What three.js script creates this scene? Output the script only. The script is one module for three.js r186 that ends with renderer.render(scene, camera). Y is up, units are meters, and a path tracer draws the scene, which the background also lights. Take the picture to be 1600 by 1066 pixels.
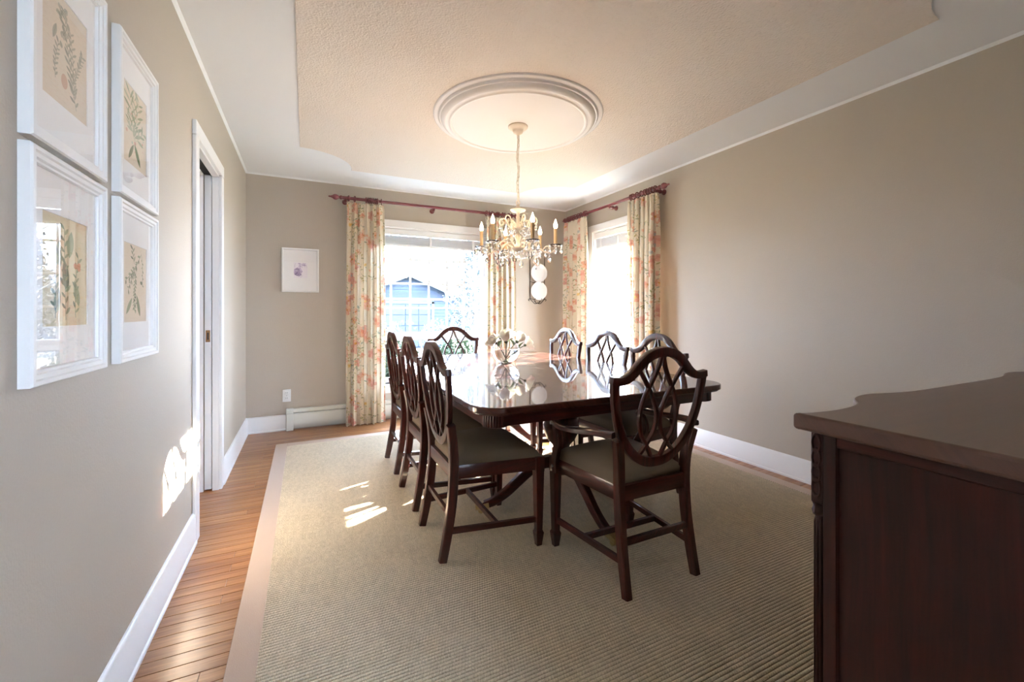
import * as THREE from 'three';
import { mergeGeometries, mergeVertices, toCreasedNormals } from 'three/addons/utils/BufferGeometryUtils.js';
import { RoundedBoxGeometry } from 'three/addons/geometries/RoundedBoxGeometry.js';
import { ImprovedNoise } from 'three/addons/math/ImprovedNoise.js';

// ------------------------------------------------------------------ camera, sky, sun, exposure
const scene = new THREE.Scene();
const camera = new THREE.PerspectiveCamera(2 * Math.atan(533 / 669) * 180 / Math.PI, 1600 / 1066, 0.02, 200);
camera.position.set(0.4998, 1.1347, 4.658);
camera.rotation.y = -25.75 * Math.PI / 180;
camera.setViewOffset(1600, 1066, 0, 45, 1600, 1066);           // rising-front lens: verticals stay upright
scene.background = new THREE.Color().setRGB(9.2, 11.6, 15.4);      // bright, slightly hazy winter sky
const SUN = new THREE.Vector3(-1, -0.365, 0.36).normalize();     // direction the sunlight travels
const sun = new THREE.DirectionalLight(0xfff4e6, 90);
sun.position.copy(SUN).multiplyScalar(-30).add(new THREE.Vector3(2, 1, 1));
sun.target.position.set(2, 1, 1);
sun.castShadow = true;
Object.assign(sun.shadow.camera, { left: -12, right: 12, top: 10, bottom: -10, near: 1, far: 70 });
sun.shadow.mapSize.set(4096, 4096);
scene.add(sun, sun.target);
const renderer = new THREE.WebGLRenderer();
renderer.toneMapping = THREE.LinearToneMapping;
renderer.toneMappingExposure = 3.45;
renderer.shadowMap.enabled = true;

// ------------------------------------------------------------------ helpers
let seed = 12345;
const rnd = () => { seed = (seed * 1664525 + 1013904223) >>> 0; return seed / 4294967296; };
const rr = (a, b) => a + (b - a) * rnd();
const V = (x, y, z) => new THREE.Vector3(x, y, z);
const PI = Math.PI, R = (d) => d * PI / 180;
const taken = new Map();
const numbered = (n) => { const k = taken.get(n) || 0; taken.set(n, k + 1); return k ? `${n}_${String(k).padStart(3, '0')}` : n; };
function tag(o, label, category, group) { o.userData.label = label; o.userData.category = category; if (group) o.userData.group = group; return o; }
function mesh(name, geo, material, parent) {
  const g = Array.isArray(geo) ? join(geo) : geo;
  const m = new THREE.Mesh(g, material); m.castShadow = m.receiveShadow = true;
  m.name = parent === scene ? numbered(name) : name; parent.add(m); return m;
}
function thing(name, label, category, [x, y, z] = [0, 0, 0], turn = 0, group) {
  const o = new THREE.Group(); o.name = numbered(name); o.position.set(x, y, z); o.rotation.y = turn; scene.add(o);
  return tag(o, label, category, group);
}
function structure(name, geo, material) { const m = mesh(name, geo, material, scene); m.userData.kind = 'structure'; return m; }
function structGroup(name, label) { const o = new THREE.Group(); o.name = numbered(name); o.userData.kind = 'structure'; if (label) o.userData.label = label; scene.add(o); return o; }
function copyOf(o, pos, turn, label, group) { const c = o.clone(); c.name = numbered(o.name.replace(/_\d{3}$/, '')); c.position.set(...pos); c.rotation.set(0, turn, 0); c.userData = { ...o.userData, label }; if (group) c.userData.group = group; scene.add(c); return c; }
function join(list) {
  const gs = list.map((g) => { let q = g.index ? g.toNonIndexed() : g.clone(); for (const k of Object.keys(q.attributes)) if (!['position', 'normal', 'uv'].includes(k)) q.deleteAttribute(k); if (!q.attributes.normal) q.computeVertexNormals(); if (!q.attributes.uv) q.setAttribute('uv', new THREE.BufferAttribute(new Float32Array(q.attributes.position.count * 2), 2)); return q; });
  return mergeGeometries(gs);
}
// uv in metres with the grain along one axis
function grain(g, axis = 'y', off = 0) {
  const p = g.attributes.position, n = p.count, uv = new Float32Array(n * 2);
  for (let i = 0; i < n; i++) {
    const x = p.getX(i), y = p.getY(i), z = p.getZ(i);
    const [a, b] = axis === 'x' ? [x, z + y * 0.83] : axis === 'y' ? [y, x + z * 0.83] : [z, x + y * 0.83];
    uv[2 * i] = a + off; uv[2 * i + 1] = b + off * 0.37;
  }
  g.setAttribute('uv', new THREE.BufferAttribute(uv, 2)); return g;
}
function boxUV(g) {           // plain planar uv in metres by facing
  const q = g.index ? g.toNonIndexed() : g; const p = q.attributes.position, nn = q.attributes.normal, uv = new Float32Array(p.count * 2);
  for (let i = 0; i < p.count; i++) {
    const ax = Math.abs(nn.getX(i)), ay = Math.abs(nn.getY(i)), az = Math.abs(nn.getZ(i));
    if (ay >= ax && ay >= az) { uv[2 * i] = p.getX(i); uv[2 * i + 1] = p.getZ(i); } else if (ax >= az) { uv[2 * i] = p.getZ(i); uv[2 * i + 1] = p.getY(i); } else { uv[2 * i] = p.getX(i); uv[2 * i + 1] = p.getY(i); }
  }
  q.setAttribute('uv', new THREE.BufferAttribute(uv, 2)); return q;
}
const box = (x0, x1, y0, y1, z0, z1) => boxUV(new THREE.BoxGeometry(x1 - x0, y1 - y0, z1 - z0).translate((x0 + x1) / 2, (y0 + y1) / 2, (z0 + z1) / 2));
const rbox = (x0, x1, y0, y1, z0, z1, r = 0.003, s = 2) => new RoundedBoxGeometry(x1 - x0, y1 - y0, z1 - z0, s, Math.min(r, (x1 - x0) / 2.01, (y1 - y0) / 2.01, (z1 - z0) / 2.01)).translate((x0 + x1) / 2, (y0 + y1) / 2, (z0 + z1) / 2);
const lathe = (pts, seg = 32) => new THREE.LatheGeometry(pts.map(([r, y]) => new THREE.Vector2(r, y)), seg);
const tube = (pts, r, seg = 24, rad = 8, closed = false) => new THREE.TubeGeometry(new THREE.CatmullRomCurve3(pts, closed), seg, r, rad, closed);
// chamfered rectangular section swept along points; side = direction of the section's width
function sweep(pts, w, d, side = V(1, 0, 0), ch = 0.18, smooth = 8) {
  const cv = new THREE.CatmullRomCurve3(pts, false, 'centripetal'), N = (pts.length - 1) * smooth, pos = [], idx = [];
  const W = (t) => typeof w === 'function' ? w(t) : w, D = (t) => typeof d === 'function' ? d(t) : d;
  const sec = [[1, 1 - ch], [1 - ch, 1], [-1 + ch, 1], [-1, 1 - ch], [-1, -1 + ch], [-1 + ch, -1], [1 - ch, -1], [1, -1 + ch]];
  for (let i = 0; i <= N; i++) {
    const t = i / N, p = cv.getPoint(t), tg = cv.getTangent(t), s = side.clone().addScaledVector(tg, -side.dot(tg)).normalize(), o = tg.clone().cross(s);
    for (const [a, b] of sec) { const q = p.clone().addScaledVector(s, a * W(t) / 2).addScaledVector(o, b * D(t) / 2); pos.push(q.x, q.y, q.z); }
  }
  for (let i = 0; i < N; i++) for (let k = 0; k < 8; k++) { const a = i * 8 + k, b = i * 8 + (k + 1) % 8; idx.push(a, b, a + 8, b, b + 8, a + 8); }
  for (let k = 1; k < 7; k++) { idx.push(0, k + 1, k); const e = N * 8; idx.push(e, e + k, e + k + 1); }
  const g = new THREE.BufferGeometry(); g.setAttribute('position', new THREE.Float32BufferAttribute(pos, 3)); g.setIndex(idx);
  return toCreasedNormals(g, R(30));
}
// outline of a stroke with varying width, as a Shape
function stroke(pts, w, n = 40) {
  const cv = new THREE.CatmullRomCurve3(pts.map(([x, y]) => V(x, y, 0)), false, 'centripetal'), L = [], Rr = [];
  for (let i = 0; i <= n; i++) { const t = i / n, p = cv.getPoint(t), g = cv.getTangent(t), ww = (typeof w === 'function' ? w(t) : w) / 2; L.push(new THREE.Vector2(p.x - g.y * ww, p.y + g.x * ww)); Rr.push(new THREE.Vector2(p.x + g.y * ww, p.y - g.x * ww)); }
  return new THREE.Shape([...L, ...Rr.reverse()]);
}
const extrude = (shape, depth, bevel = 0.002, seg = 1, cs = 12) => new THREE.ExtrudeGeometry(shape, { depth: depth - 2 * bevel, bevelEnabled: bevel > 0, bevelSize: bevel, bevelThickness: bevel, bevelSegments: seg, bevelOffset: -bevel, curveSegments: cs }).translate(0, 0, bevel);
// sheet of profile points (u,v) run along a straight line
function moulding(profile, from, to, up, out) {     // profile: [out, up] pairs, open polyline
  const pos = [], idx = [], n = profile.length;
  for (const e of [from, to]) for (const [a, b] of profile) { const q = e.clone().addScaledVector(out, a).addScaledVector(up, b); pos.push(q.x, q.y, q.z); }
  const flip = up.clone().cross(out).dot(to.clone().sub(from)) > 0;
  for (let k = 0; k < n; k++) { const k2 = (k + 1) % n; flip ? idx.push(k, n + k, k2, k2, n + k, n + k2) : idx.push(k, k2, n + k, k2, n + k2, n + k); }
  const tri = THREE.ShapeUtils.triangulateShape(profile.map(([a, b]) => new THREE.Vector2(a, b)), []);
  for (const [a, b, c] of tri) { flip ? idx.push(a, b, c, n + a, n + c, n + b) : idx.push(a, c, b, n + a, n + b, n + c); }
  const g = new THREE.BufferGeometry(); g.setAttribute('position', new THREE.Float32BufferAttribute(pos, 3)); g.setIndex(idx);
  return toCreasedNormals(g, R(35));
}

// ------------------------------------------------------------------ textures
const perlin = new ImprovedNoise();
function dataTex(w, h, fn, color = true, rep = [1, 1]) {
  const d = new Uint8Array(w * h * 4);
  for (let j = 0; j < h; j++) for (let i = 0; i < w; i++) { const c = fn(i / w, j / h, i, j), k = (j * w + i) * 4; if (typeof c === 'number') { d[k] = d[k + 1] = d[k + 2] = Math.max(0, Math.min(255, c * 255)); } else { for (let q = 0; q < 3; q++) d[k + q] = Math.max(0, Math.min(255, c[q] * 255)); } d[k + 3] = 255; }
  const t = new THREE.DataTexture(d, w, h, THREE.RGBAFormat); t.wrapS = t.wrapT = THREE.RepeatWrapping; t.magFilter = THREE.LinearFilter; t.minFilter = THREE.LinearMipmapLinearFilter; t.generateMipmaps = true;
  if (color) t.colorSpace = THREE.SRGBColorSpace; t.repeat.set(...rep); t.needsUpdate = true; return t;
}
// tileable noise: torus-mapped perlin
function tn(u, v, fu, fv, s = 0) { const a = u * 2 * PI, b = v * 2 * PI; return 0.5 * (perlin.noise(Math.cos(a) * fu + s, Math.sin(a) * fu + 7.3, Math.cos(b) * fv + s) + perlin.noise(Math.cos(a) * fu + 31 + s, Math.sin(a) * fu, Math.sin(b) * fv + 11.7)); }
// wood: grain runs along u. One tile = 1 m x 0.5 m
const woodTex = (dark, light, contrast, fv, s) => dataTex(1024, 512, (u, v) => {
  const warp = tn(u, v, 0.6, 1.2, s) * 0.035;
  const streak = tn(u, v + warp, 0.5, fv, s + 3) * 0.7 + tn(u, v + warp, 1.3, fv * 3.1, s + 9) * 0.5 + tn(u, v, 4, fv * 7, s + 17) * 0.3;
  const pore = Math.max(0, tn(u, v, 9, fv * 9, s + 23) - 0.22) * 0.6;
  const k = Math.max(0, Math.min(1, 0.5 + streak * contrast - pore));
  return [0, 1, 2].map((c) => dark[c] + (light[c] - dark[c]) * k);
}, true, [1, 2]);
const noiseTex = (w, f, amp, s, rep) => dataTex(w, w, (u, v) => 0.5 + amp * (tn(u, v, f, f, s) + 0.6 * tn(u, v, f * 2.3, f * 2.3, s + 5)), false, [rep, rep]);
function canvasTex(w, h, draw, rep) { const c = document.createElement('canvas'); c.width = w; c.height = h; draw(c.getContext('2d'), w, h); const t = new THREE.CanvasTexture(c); t.colorSpace = THREE.SRGBColorSpace; t.wrapS = t.wrapT = THREE.RepeatWrapping; t.magFilter = THREE.LinearFilter; if (rep) t.repeat.set(...rep); return t; }

const S = (p) => new THREE.MeshStandardMaterial(p), P = (p) => new THREE.MeshPhysicalMaterial(p);
const lin = (r, g, b) => new THREE.Color().setRGB(r, g, b);

const mahTex = woodTex([0.13, 0.035, 0.026], [0.33, 0.10, 0.065], 1.0, 9, 1);
const darkTex = woodTex([0.11, 0.034, 0.022], [0.245, 0.08, 0.048], 0.9, 8, 41);
const topTex = woodTex([0.19, 0.085, 0.06], [0.33, 0.17, 0.12], 0.8, 7, 61);
const oakTex = woodTex([0.66, 0.50, 0.34], [0.86, 0.70, 0.52], 1.1, 8, 81);
const paintBump = noiseTex(512, 14, 0.5, 2, 2);
const fineBump = noiseTex(512, 40, 0.6, 12, 1);

const M = {
  wall: S({ color: lin(0.47, 0.416, 0.345), roughness: 0.62, bumpMap: paintBump, bumpScale: 0.0006 }),
  white: S({ color: lin(0.80, 0.80, 0.80), roughness: 0.35 }),
  ceil: S({ color: lin(0.80, 0.82, 0.835), roughness: 0.75 }),
  medal: S({ color: lin(0.79, 0.785, 0.78), roughness: 0.6 }),
  dark: S({ color: lin(0.02, 0.02, 0.022), roughness: 0.7 }),
  hall: S({ color: lin(0.74, 0.72, 0.68), roughness: 0.7 }),
  outerWall: S({ color: lin(0.25, 0.28, 0.32), roughness: 0.8 }),
  mahogany: P({ color: 0xffffff, map: mahTex, roughness: 0.5, specularIntensity: 0.5, clearcoat: 0.7, clearcoatRoughness: 0.16 }),
  sideboard: P({ color: 0xffffff, map: darkTex, roughness: 0.5, specularIntensity: 0.5, clearcoat: 0.15, clearcoatRoughness: 0.3 }),
  tabletop: P({ color: 0xffffff, map: topTex, roughness: 0.45, specularIntensity: 0.25, clearcoat: 1, clearcoatRoughness: 0.03, ior: 1.5 }),
  seat: S({ color: lin(0.20, 0.155, 0.11), roughness: 0.9, bumpMap: noiseTex(512, 60, 0.8, 33, 6), bumpScale: 0.0006 }),
  brass: S({ color: lin(0.55, 0.42, 0.22), metalness: 1, roughness: 0.3 }),
  bolt: S({ color: lin(0.25, 0.24, 0.23), metalness: 1, roughness: 0.35 }),
  rod: P({ color: lin(0.17, 0.025, 0.032), roughness: 0.35, clearcoat: 0.8, clearcoatRoughness: 0.15 }),
  glass: P({ color: 0xffffff, transmission: 1, thickness: 0, roughness: 0, ior: 1.5 }),
  blind: S({ color: lin(0.78, 0.79, 0.80), roughness: 0.45 }),
  frameWhite: S({ color: lin(0.80, 0.79, 0.77), roughness: 0.4 }),
  mat: S({ color: lin(0.84, 0.83, 0.82), roughness: 0.9 }),
  heater: S({ color: lin(0.66, 0.67, 0.60), roughness: 0.4 }),
  plastic: S({ color: lin(0.82, 0.82, 0.82), roughness: 0.3 }),
  iron: S({ color: lin(0.02, 0.018, 0.016), roughness: 0.55 }),
  china: P({ color: lin(0.86, 0.87, 0.88), roughness: 0.15, clearcoat: 0.6 }),
  cream: S({ color: lin(0.80, 0.74, 0.64), roughness: 0.45 }),
  candle: S({ color: lin(0.62, 0.45, 0.25), roughness: 0.6 }),
  bulb: S({ color: lin(1, 0.9, 0.7), emissive: lin(1, 0.85, 0.6), emissiveIntensity: 6, roughness: 0.3 }),
  crystal: P({ color: 0xffffff, transmission: 1, thickness: 0.02, ior: 1.55, roughness: 0 }),
  bowl: P({ color: 0xffffff, transmission: 1, thickness: 0.004, ior: 1.45, roughness: 0 }),
  water: P({ color: 0xffffff, transmission: 1, thickness: 0.1, ior: 1.33, roughness: 0 }),
  petal: S({ color: lin(0.84, 0.83, 0.75), roughness: 0.6, side: THREE.DoubleSide }),
  leaf: S({ color: lin(0.08, 0.16, 0.04), roughness: 0.5, side: THREE.DoubleSide }),
  stem: S({ color: lin(0.05, 0.075, 0.04), roughness: 0.6 }),
};

// ------------------------------------------------------------------ room shell
const W = 3.508, H = 2.44, ZF = 4.72, T = 0.16;
const WB = { x0: 1.07, x1: 2.43, y0: 0.37, y1: 2.04 };         // back window opening
const WR = { z0: 0.595, z1: 1.42, y0: 0.37, y1: 2.06 };        // right window opening
const DR = { z0: 1.375, z1: 2.02, y1: 2.01 };                  // pocket door opening, left wall
const AR = { x0: 0.06, x1: 1.28, y1: 2.14 };                     // unseen archway in the front wall behind the camera, lets light onto the near room
// back wall
structure('wall_back', [box(-0.115, WB.x0, 0, H, -T, 0), box(WB.x1, W + T, 0, H, -T, 0), box(WB.x0, WB.x1, 0, WB.y0, -T, 0), box(WB.x0, WB.x1, WB.y1, H, -T, 0)], M.wall);
structure('wall_right', [box(W, W + T, 0, H, 0, WR.z0), box(W, W + T, 0, H, WR.z1, ZF), box(W, W + T, 0, WR.y0, WR.z0, WR.z1), box(W, W + T, WR.y1, H, WR.z0, WR.z1)], M.wall);
structure('wall_left', [box(-0.115, 0, 0, H, DR.z1, ZF), box(-0.115, 0, DR.y1, H, DR.z0, DR.z1), box(-0.035, 0, 0, H, 0, DR.z0), box(-0.115, -0.08, 0, H, 0, DR.z0), box(-0.08, -0.035, 0, H, 0, 0.4)], M.wall);
structure('wall_front', [box(-0.115, AR.x0, 0, H, ZF, ZF + T), box(AR.x1, W + T, 0, H, ZF, ZF + T), box(AR.x0, AR.x1, AR.y1, H, ZF, ZF + T)], M.wall);
// hall behind the pocket door, and an added entry behind the archway for fill light
structure('wall_hall', [box(-1.5, -1.4, 0, H, 0.3, 3.2), box(-1.4, -0.115, 0, H, 0.2, 0.3), box(-1.4, -0.115, 0, H, 3.1, 3.2)], M.hall);
structure('wall_added_entry', [box(-0.6, -0.5, 0, H, ZF + T, 7.4), box(2.4, 2.5, 0, H, ZF + T, 7.4), box(-0.5, 1.3, 0, H, 7.4, 7.5), box(2.3, 2.4, 0, H, 7.4, 7.5), box(1.3, 2.3, 0, 0.6, 7.4, 7.5), box(1.3, 2.3, 2.1, H, 7.4, 7.5)], M.hall);
{
  const g = structGroup('window_3', 'added window behind the camera, fill light for the near part of the room');  // added opening: sky through this pane is fill for the near room
  for (const [a, b, c, d] of [[1.3, 1.36, 0.6, 2.1], [2.24, 2.3, 0.6, 2.1], [1.36, 2.24, 0.6, 0.67], [1.36, 2.24, 2.03, 2.1]]) mesh('sash_frame', box(a, b, c, d, 7.42, 7.47), M.white, g);
  mesh('pane', new THREE.PlaneGeometry(0.88, 1.36).translate(1.80, 1.35, 7.445), M.glass, g);
}
{
  const l = thing('unseen_hall_lamp', 'unseen globe ceiling lamp in the hall beyond the pocket door, lights the jamb', 'lamp', [-0.8, 2.30, 1.6]);  // out of view, placed to light the pocket door jamb
  mesh('globe', new THREE.SphereGeometry(0.085, 24, 16), S({ color: lin(1, 0.95, 0.85), emissive: lin(1, 0.9, 0.72), emissiveIntensity: 1.2 }), l);
  mesh('fitting', lathe([[0, 0.14], [0.06, 0.14], [0.05, 0.08], [0, 0.08]], 24), M.brass, l);
  const p = new THREE.PointLight(0xffeccf, 0.35); p.castShadow = true; p.shadow.radius = 4; l.add(p);
}
// floor: subfloor and individual strip boards
const floor = structGroup('floor', 'honey coloured strip wood floor around the rug');
mesh('subfloor', box(-1.5, W + T, -0.12, -0.016, -T, 7.5), M.dark, floor);
{
  const tints = [[1, 0.80, 0.62], [0.93, 0.72, 0.54], [1.04, 0.86, 0.68], [0.86, 0.64, 0.48], [0.98, 0.76, 0.60]].map(([r, g, b]) => P({ color: lin(0.64 * r, 0.60 * g, 0.58 * b), map: oakTex, roughness: 0.36, clearcoat: 0.35, clearcoatRoughness: 0.22 }));
  const pw = 0.0584, z00 = 2.957 % pw;
  let first = z00 - pw;
  const cache = {};
  const plank = (x0, x1, zc, w) => {
    const L = Math.round((x1 - x0) * 10) / 10, k = L + ':' + w.toFixed(4);
    const v = Math.floor(rnd() * 3), key = k + v;
    if (!cache[key]) cache[key] = grain(rbox(-0.5, 0.5, -0.016, 0, -w / 2 + 0.0009, w / 2 - 0.0009, 0.0016, 1), 'x', 0.31 * v + 0.17);
    if (!cache[key].scaled) { const p = cache[key].attributes.position; for (let i = 0; i < p.count; i++) { const x = p.getX(i); p.setX(i, x > 0 ? x + (L - 1) / 2 : x - (L - 1) / 2); } grain(cache[key], 'x', 0.31 * v + 0.17); cache[key].scaled = true; }
    const m = mesh('plank', cache[key], tints[Math.floor(rnd() * tints.length)], floor); m.position.set(x0 + L / 2, 0, zc);
    return x0 + L;
  };
  for (let i = 0; first + i * pw < ZF; i++) {
    const z0 = first + i * pw, zc = z0 + pw / 2;
    let x = -0.1 - (zc > DR.z0 - 0.1 && zc < DR.z1 + 0.1 ? 1.2 : 0); const nJ = 2;
    const cuts = []; for (let k = 0; k < nJ; k++) cuts.push(Math.round(rr(0.1 + k * 1.5, 1.3 + k * 1.7) * 10) / 10);
    if (rnd() < 0.35) cuts[0] = 0.2;
    for (const c of [...cuts, W + 0.1]) { if (c - x < 0.25) continue; plank(x, c, zc, pw); x = c + 0.0008; }
  }
  mesh('added_entry_board', grain(box(-0.5, 2.4, -0.016, 0, ZF + 0.02, 7.4), 'x'), tints[0], floor);
  mesh('hall_board', grain(box(-1.4, -0.12, -0.016, 0, 0.3, 3.1), 'x').translate(0, -0.003, 0), tints[1], floor);
}
// ceiling with the textured panel that has scooped corners
{
  const c = structGroup('ceiling', 'white ceiling with a stippled cream panel');
  mesh('ceiling_slab', box(-1.5, W + T, H, H + 0.15, -T, 7.5), M.ceil, c);
  const x0 = 0.46, x1 = 3.035, z0 = 0.48, z1 = 4.19, r = 0.42, sh = new THREE.Shape();
  sh.moveTo(x0 + r, z0); sh.lineTo(x1 - r, z0); sh.absarc(x1, z0, r, PI, PI / 2, true); sh.lineTo(x1, z1 - r); sh.absarc(x1, z1, r, -PI / 2, -PI, true);
  sh.lineTo(x0 + r, z1); sh.absarc(x0, z1, r, 0, -PI / 2, true); sh.lineTo(x0, z0 + r); sh.absarc(x0, z0, r, PI / 2, 0, true);
  const g = extrude(sh, 0.006, 0.0015, 1, 32).rotateX(PI / 2).translate(0, H, 0);
  const NP = 768, raw = new Float32Array(NP * NP); for (let i = 0; i < NP * NP; i++) raw[i] = rnd();
  const at = (i, j) => raw[((j + NP) % NP) * NP + ((i + NP) % NP)];
  const pop = dataTex(NP, NP, (u, v, i, j) => { let q = 0; for (let a = -2; a <= 2; a++) for (let b = -2; b <= 2; b++) q += at(i + a, j + b) * (a * a + b * b < 5 ? 1 : 0.4); return Math.pow(Math.max(0, Math.min(1, (q / 19 - 0.36) * 3)), 1.3); }, false, [1 / 1.3, 1 / 1.3]);
  mesh('textured_panel', boxUV(g), S({ color: lin(0.75, 0.685, 0.615), roughness: 0.95, bumpMap: pop, bumpScale: 0.0035 }), c);
}
// small cove where walls meet the ceiling
{
  const pr = [[0, 0], [0.014, 0], [0.012, -0.003], [0.007, -0.007], [0.003, -0.011], [0, -0.014]];
  const up = V(0, 1, 0);
  structure('trim_1', moulding(pr, V(0, H, 0), V(W, H, 0), up, V(0, 0, 1)), M.ceil);
  structure('trim_2', moulding(pr, V(W, H, 0), V(W, H, ZF), up, V(-1, 0, 0)), M.ceil);
  structure('trim_3', moulding(pr, V(0, H, 0), V(0, H, ZF), up, V(1, 0, 0)), M.ceil);
}
// baseboards
const baseProfile = [[0, 0], [0.022, 0], [0.022, 0.012], [0.017, 0.018], [0.016, 0.122], [0.013, 0.128], [0.012, 0.140], [0.006, 0.148], [0, 0.15]];
{
  const b = (name, from, to, out) => structure(name, moulding(baseProfile, from, to, V(0, 1, 0), out), M.white);
  b('baseboard_back', V(0, 0, 0), V(0.33, 0, 0), V(0, 0, 1));
  b('baseboard_back_right', V(2.72, 0, 0), V(W, 0, 0), V(0, 0, 1));
  b('baseboard_right', V(W, 0, 0), V(W, 0, ZF), V(-1, 0, 0));
  b('baseboard_left', V(0, 0, DR.z1 + 0.073), V(0, 0, ZF), V(1, 0, 0));
  b('baseboard_left_far', V(0, 0, 0), V(0, 0, DR.z0 - 0.073), V(1, 0, 0));
}
// pocket door: casing, split jamb, leaf pushed into the wall
{
  const d = structGroup('door_1', 'pocket door slid into the wall, white casing');
  const cas = 0.073, t = 0.018, y1 = DR.y1;
  mesh('casing', rbox(0, t, 0, y1, DR.z1, DR.z1 + cas, 0.004), M.white, d);
  mesh('casing', rbox(0, t, 0, y1, DR.z0 - cas, DR.z0, 0.004), M.white, d);
  mesh('casing', rbox(0, t + 0.001, y1, y1 + cas, DR.z0 - cas, DR.z1 + cas, 0.004), M.white, d);
  for (const [a, b] of [[-0.034, 0.001], [-0.118, -0.081]]) mesh('jamb', box(a, b, 0, y1, DR.z0 - 0.012, DR.z0 + 0.006), M.white, d);
  mesh('jamb', box(-0.118, 0.001, 0, y1, DR.z1 - 0.006, DR.z1 + 0.012), M.white, d);
  for (const [a, b] of [[-0.034, 0.001], [-0.118, -0.081]]) mesh('head_jamb', box(a, b, y1 - 0.012, y1 + 0.012, DR.z0, DR.z1), M.white, d);
  mesh('track', box(-0.08, -0.036, y1 - 0.002, y1 + 0.03, DR.z0, DR.z1), M.dark, d);
  mesh('casing', rbox(-0.133, -0.116, 0, y1 + cas, DR.z0 - cas, DR.z0, 0.004), M.hall, d);
  const leaf = mesh('door_leaf', rbox(-0.0765, -0.0395, 0.008, y1 - 0.006, DR.z0 - 0.66, DR.z0 - 0.004, 0.002), M.white, d);
  const pull = mesh('edge_pull', [rbox(-0.070, -0.046, 0.945, 1.02, DR.z0 - 0.006, DR.z0 - 0.0025, 0.001)], S({ color: lin(0.30, 0.17, 0.08), metalness: 0.8, roughness: 0.4 }), leaf);
  pull.userData.label = 'bronze edge pull';
  mesh('pull_slot', box(-0.062, -0.054, 0.96, 1.005, DR.z0 - 0.0028, DR.z0 - 0.0018), M.dark, leaf);
}
// ------------------------------------------------------------------ windows
function sashGrid(parent, opts) {      // built in local axes: x across, y up, z = 0 plane (room side +z)
  const { x0, x1, y0, y1, cols, rows, stile, mun = 0.019 } = opts;
  const fr = (a, b, c, d) => mesh('sash_frame', rbox(a, b, c, d, -0.022, 0.022, 0.003), M.white, parent);
  fr(x0, x0 + stile, y0, y1); fr(x1 - stile, x1, y0, y1); fr(x0 + stile, x1 - stile, y0, y0 + stile); fr(x0 + stile, x1 - stile, y1 - stile, y1);
  const gx0 = x0 + stile, gx1 = x1 - stile, gy0 = y0 + stile, gy1 = y1 - stile, cw = (gx1 - gx0) / cols, rh = (gy1 - gy0) / rows;
  for (let i = 1; i < cols; i++) mesh('muntin', rbox(gx0 + i * cw - mun / 2, gx0 + i * cw + mun / 2, gy0, gy1, -0.009, 0.009, 0.003, 1), M.white, parent);
  for (let j = 1; j < rows; j++) mesh('muntin', rbox(gx0, gx1, gy0 + j * rh - mun / 2, gy0 + j * rh + mun / 2, -0.008, 0.008, 0.003, 1), M.white, parent);
  for (let i = 0; i < cols; i++) for (let j = 0; j < rows; j++) mesh('pane', new THREE.PlaneGeometry(cw, rh).translate(gx0 + (i + 0.5) * cw, gy0 + (j + 0.5) * rh, 0), M.glass, parent);
}
function windowUnit(n, label, w, y0, y1, build, place) {   // local: x 0..w across, opening; wall plane z=0; outside -z
  const g = structGroup('window_' + n, label), c = 0.075;
  mesh('casing', rbox(-c, 0, y0, y1, 0, 0.018, 0.004), M.white, g);
  mesh('casing', rbox(w, w + c, y0, y1, 0, 0.018, 0.004), M.white, g);
  mesh('casing', rbox(-c, w + c, y1, y1 + c, 0, 0.020, 0.004), M.white, g);
  mesh('window_sill', rbox(-c - 0.02, w + c + 0.02, y0 - 0.025, y0, -0.1, 0.04, 0.006), M.white, g);
  mesh('apron', rbox(-c, w + c, y0 - 0.09, y0 - 0.025, 0, 0.014, 0.003), M.white, g);
  for (const [a, b] of [[0, 0.014], [w - 0.014, w]]) mesh('jamb', box(a, b, y0, y1, -T, 0.002), M.white, g);
  mesh('jamb', box(0.014, w - 0.014, y1 - 0.014, y1, -T, 0.002), M.white, g);
  mesh('outer_sill', box(0, w, y0 - 0.02, y0 + 0.012, -T - 0.04, -0.1), M.white, g);
  build(g); place(g); return g;
}
windowUnit(1, 'wide picture window with white grille over a lower pane', WB.x1 - WB.x0, WB.y0, WB.y1, (g) => {
  const s = new THREE.Group(); s.name = 'upper_sash'; s.position.set(0, 0, -0.09); g.add(s);
  sashGrid(s, { x0: 0.014, x1: 1.346, y0: 0.872, y1: 2.026, cols: 6, rows: 4, stile: 0.042 });
  const l = new THREE.Group(); l.name = 'lower_sash'; l.position.set(0, 0, -0.085); g.add(l);
  sashGrid(l, { x0: 0.014, x1: 1.346, y0: 0.382, y1: 0.872, cols: 1, rows: 1, stile: 0.046 });
}, (g) => g.position.set(WB.x0, 0, 0));
windowUnit(2, 'tall window with white grille between floral curtains', WR.z1 - WR.z0, WR.y0, WR.y1, (g) => {
  const s = new THREE.Group(); s.name = 'sash'; s.position.set(0, 0, -0.135); g.add(s);
  sashGrid(s, { x0: 0.014, x1: 0.811, y0: 0.382, y1: 2.046, cols: 3, rows: 7, stile: 0.062, mun: 0.019 });
}, (g) => { g.position.set(W, 0, WR.z0); g.rotation.y = -PI / 2; });

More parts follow.
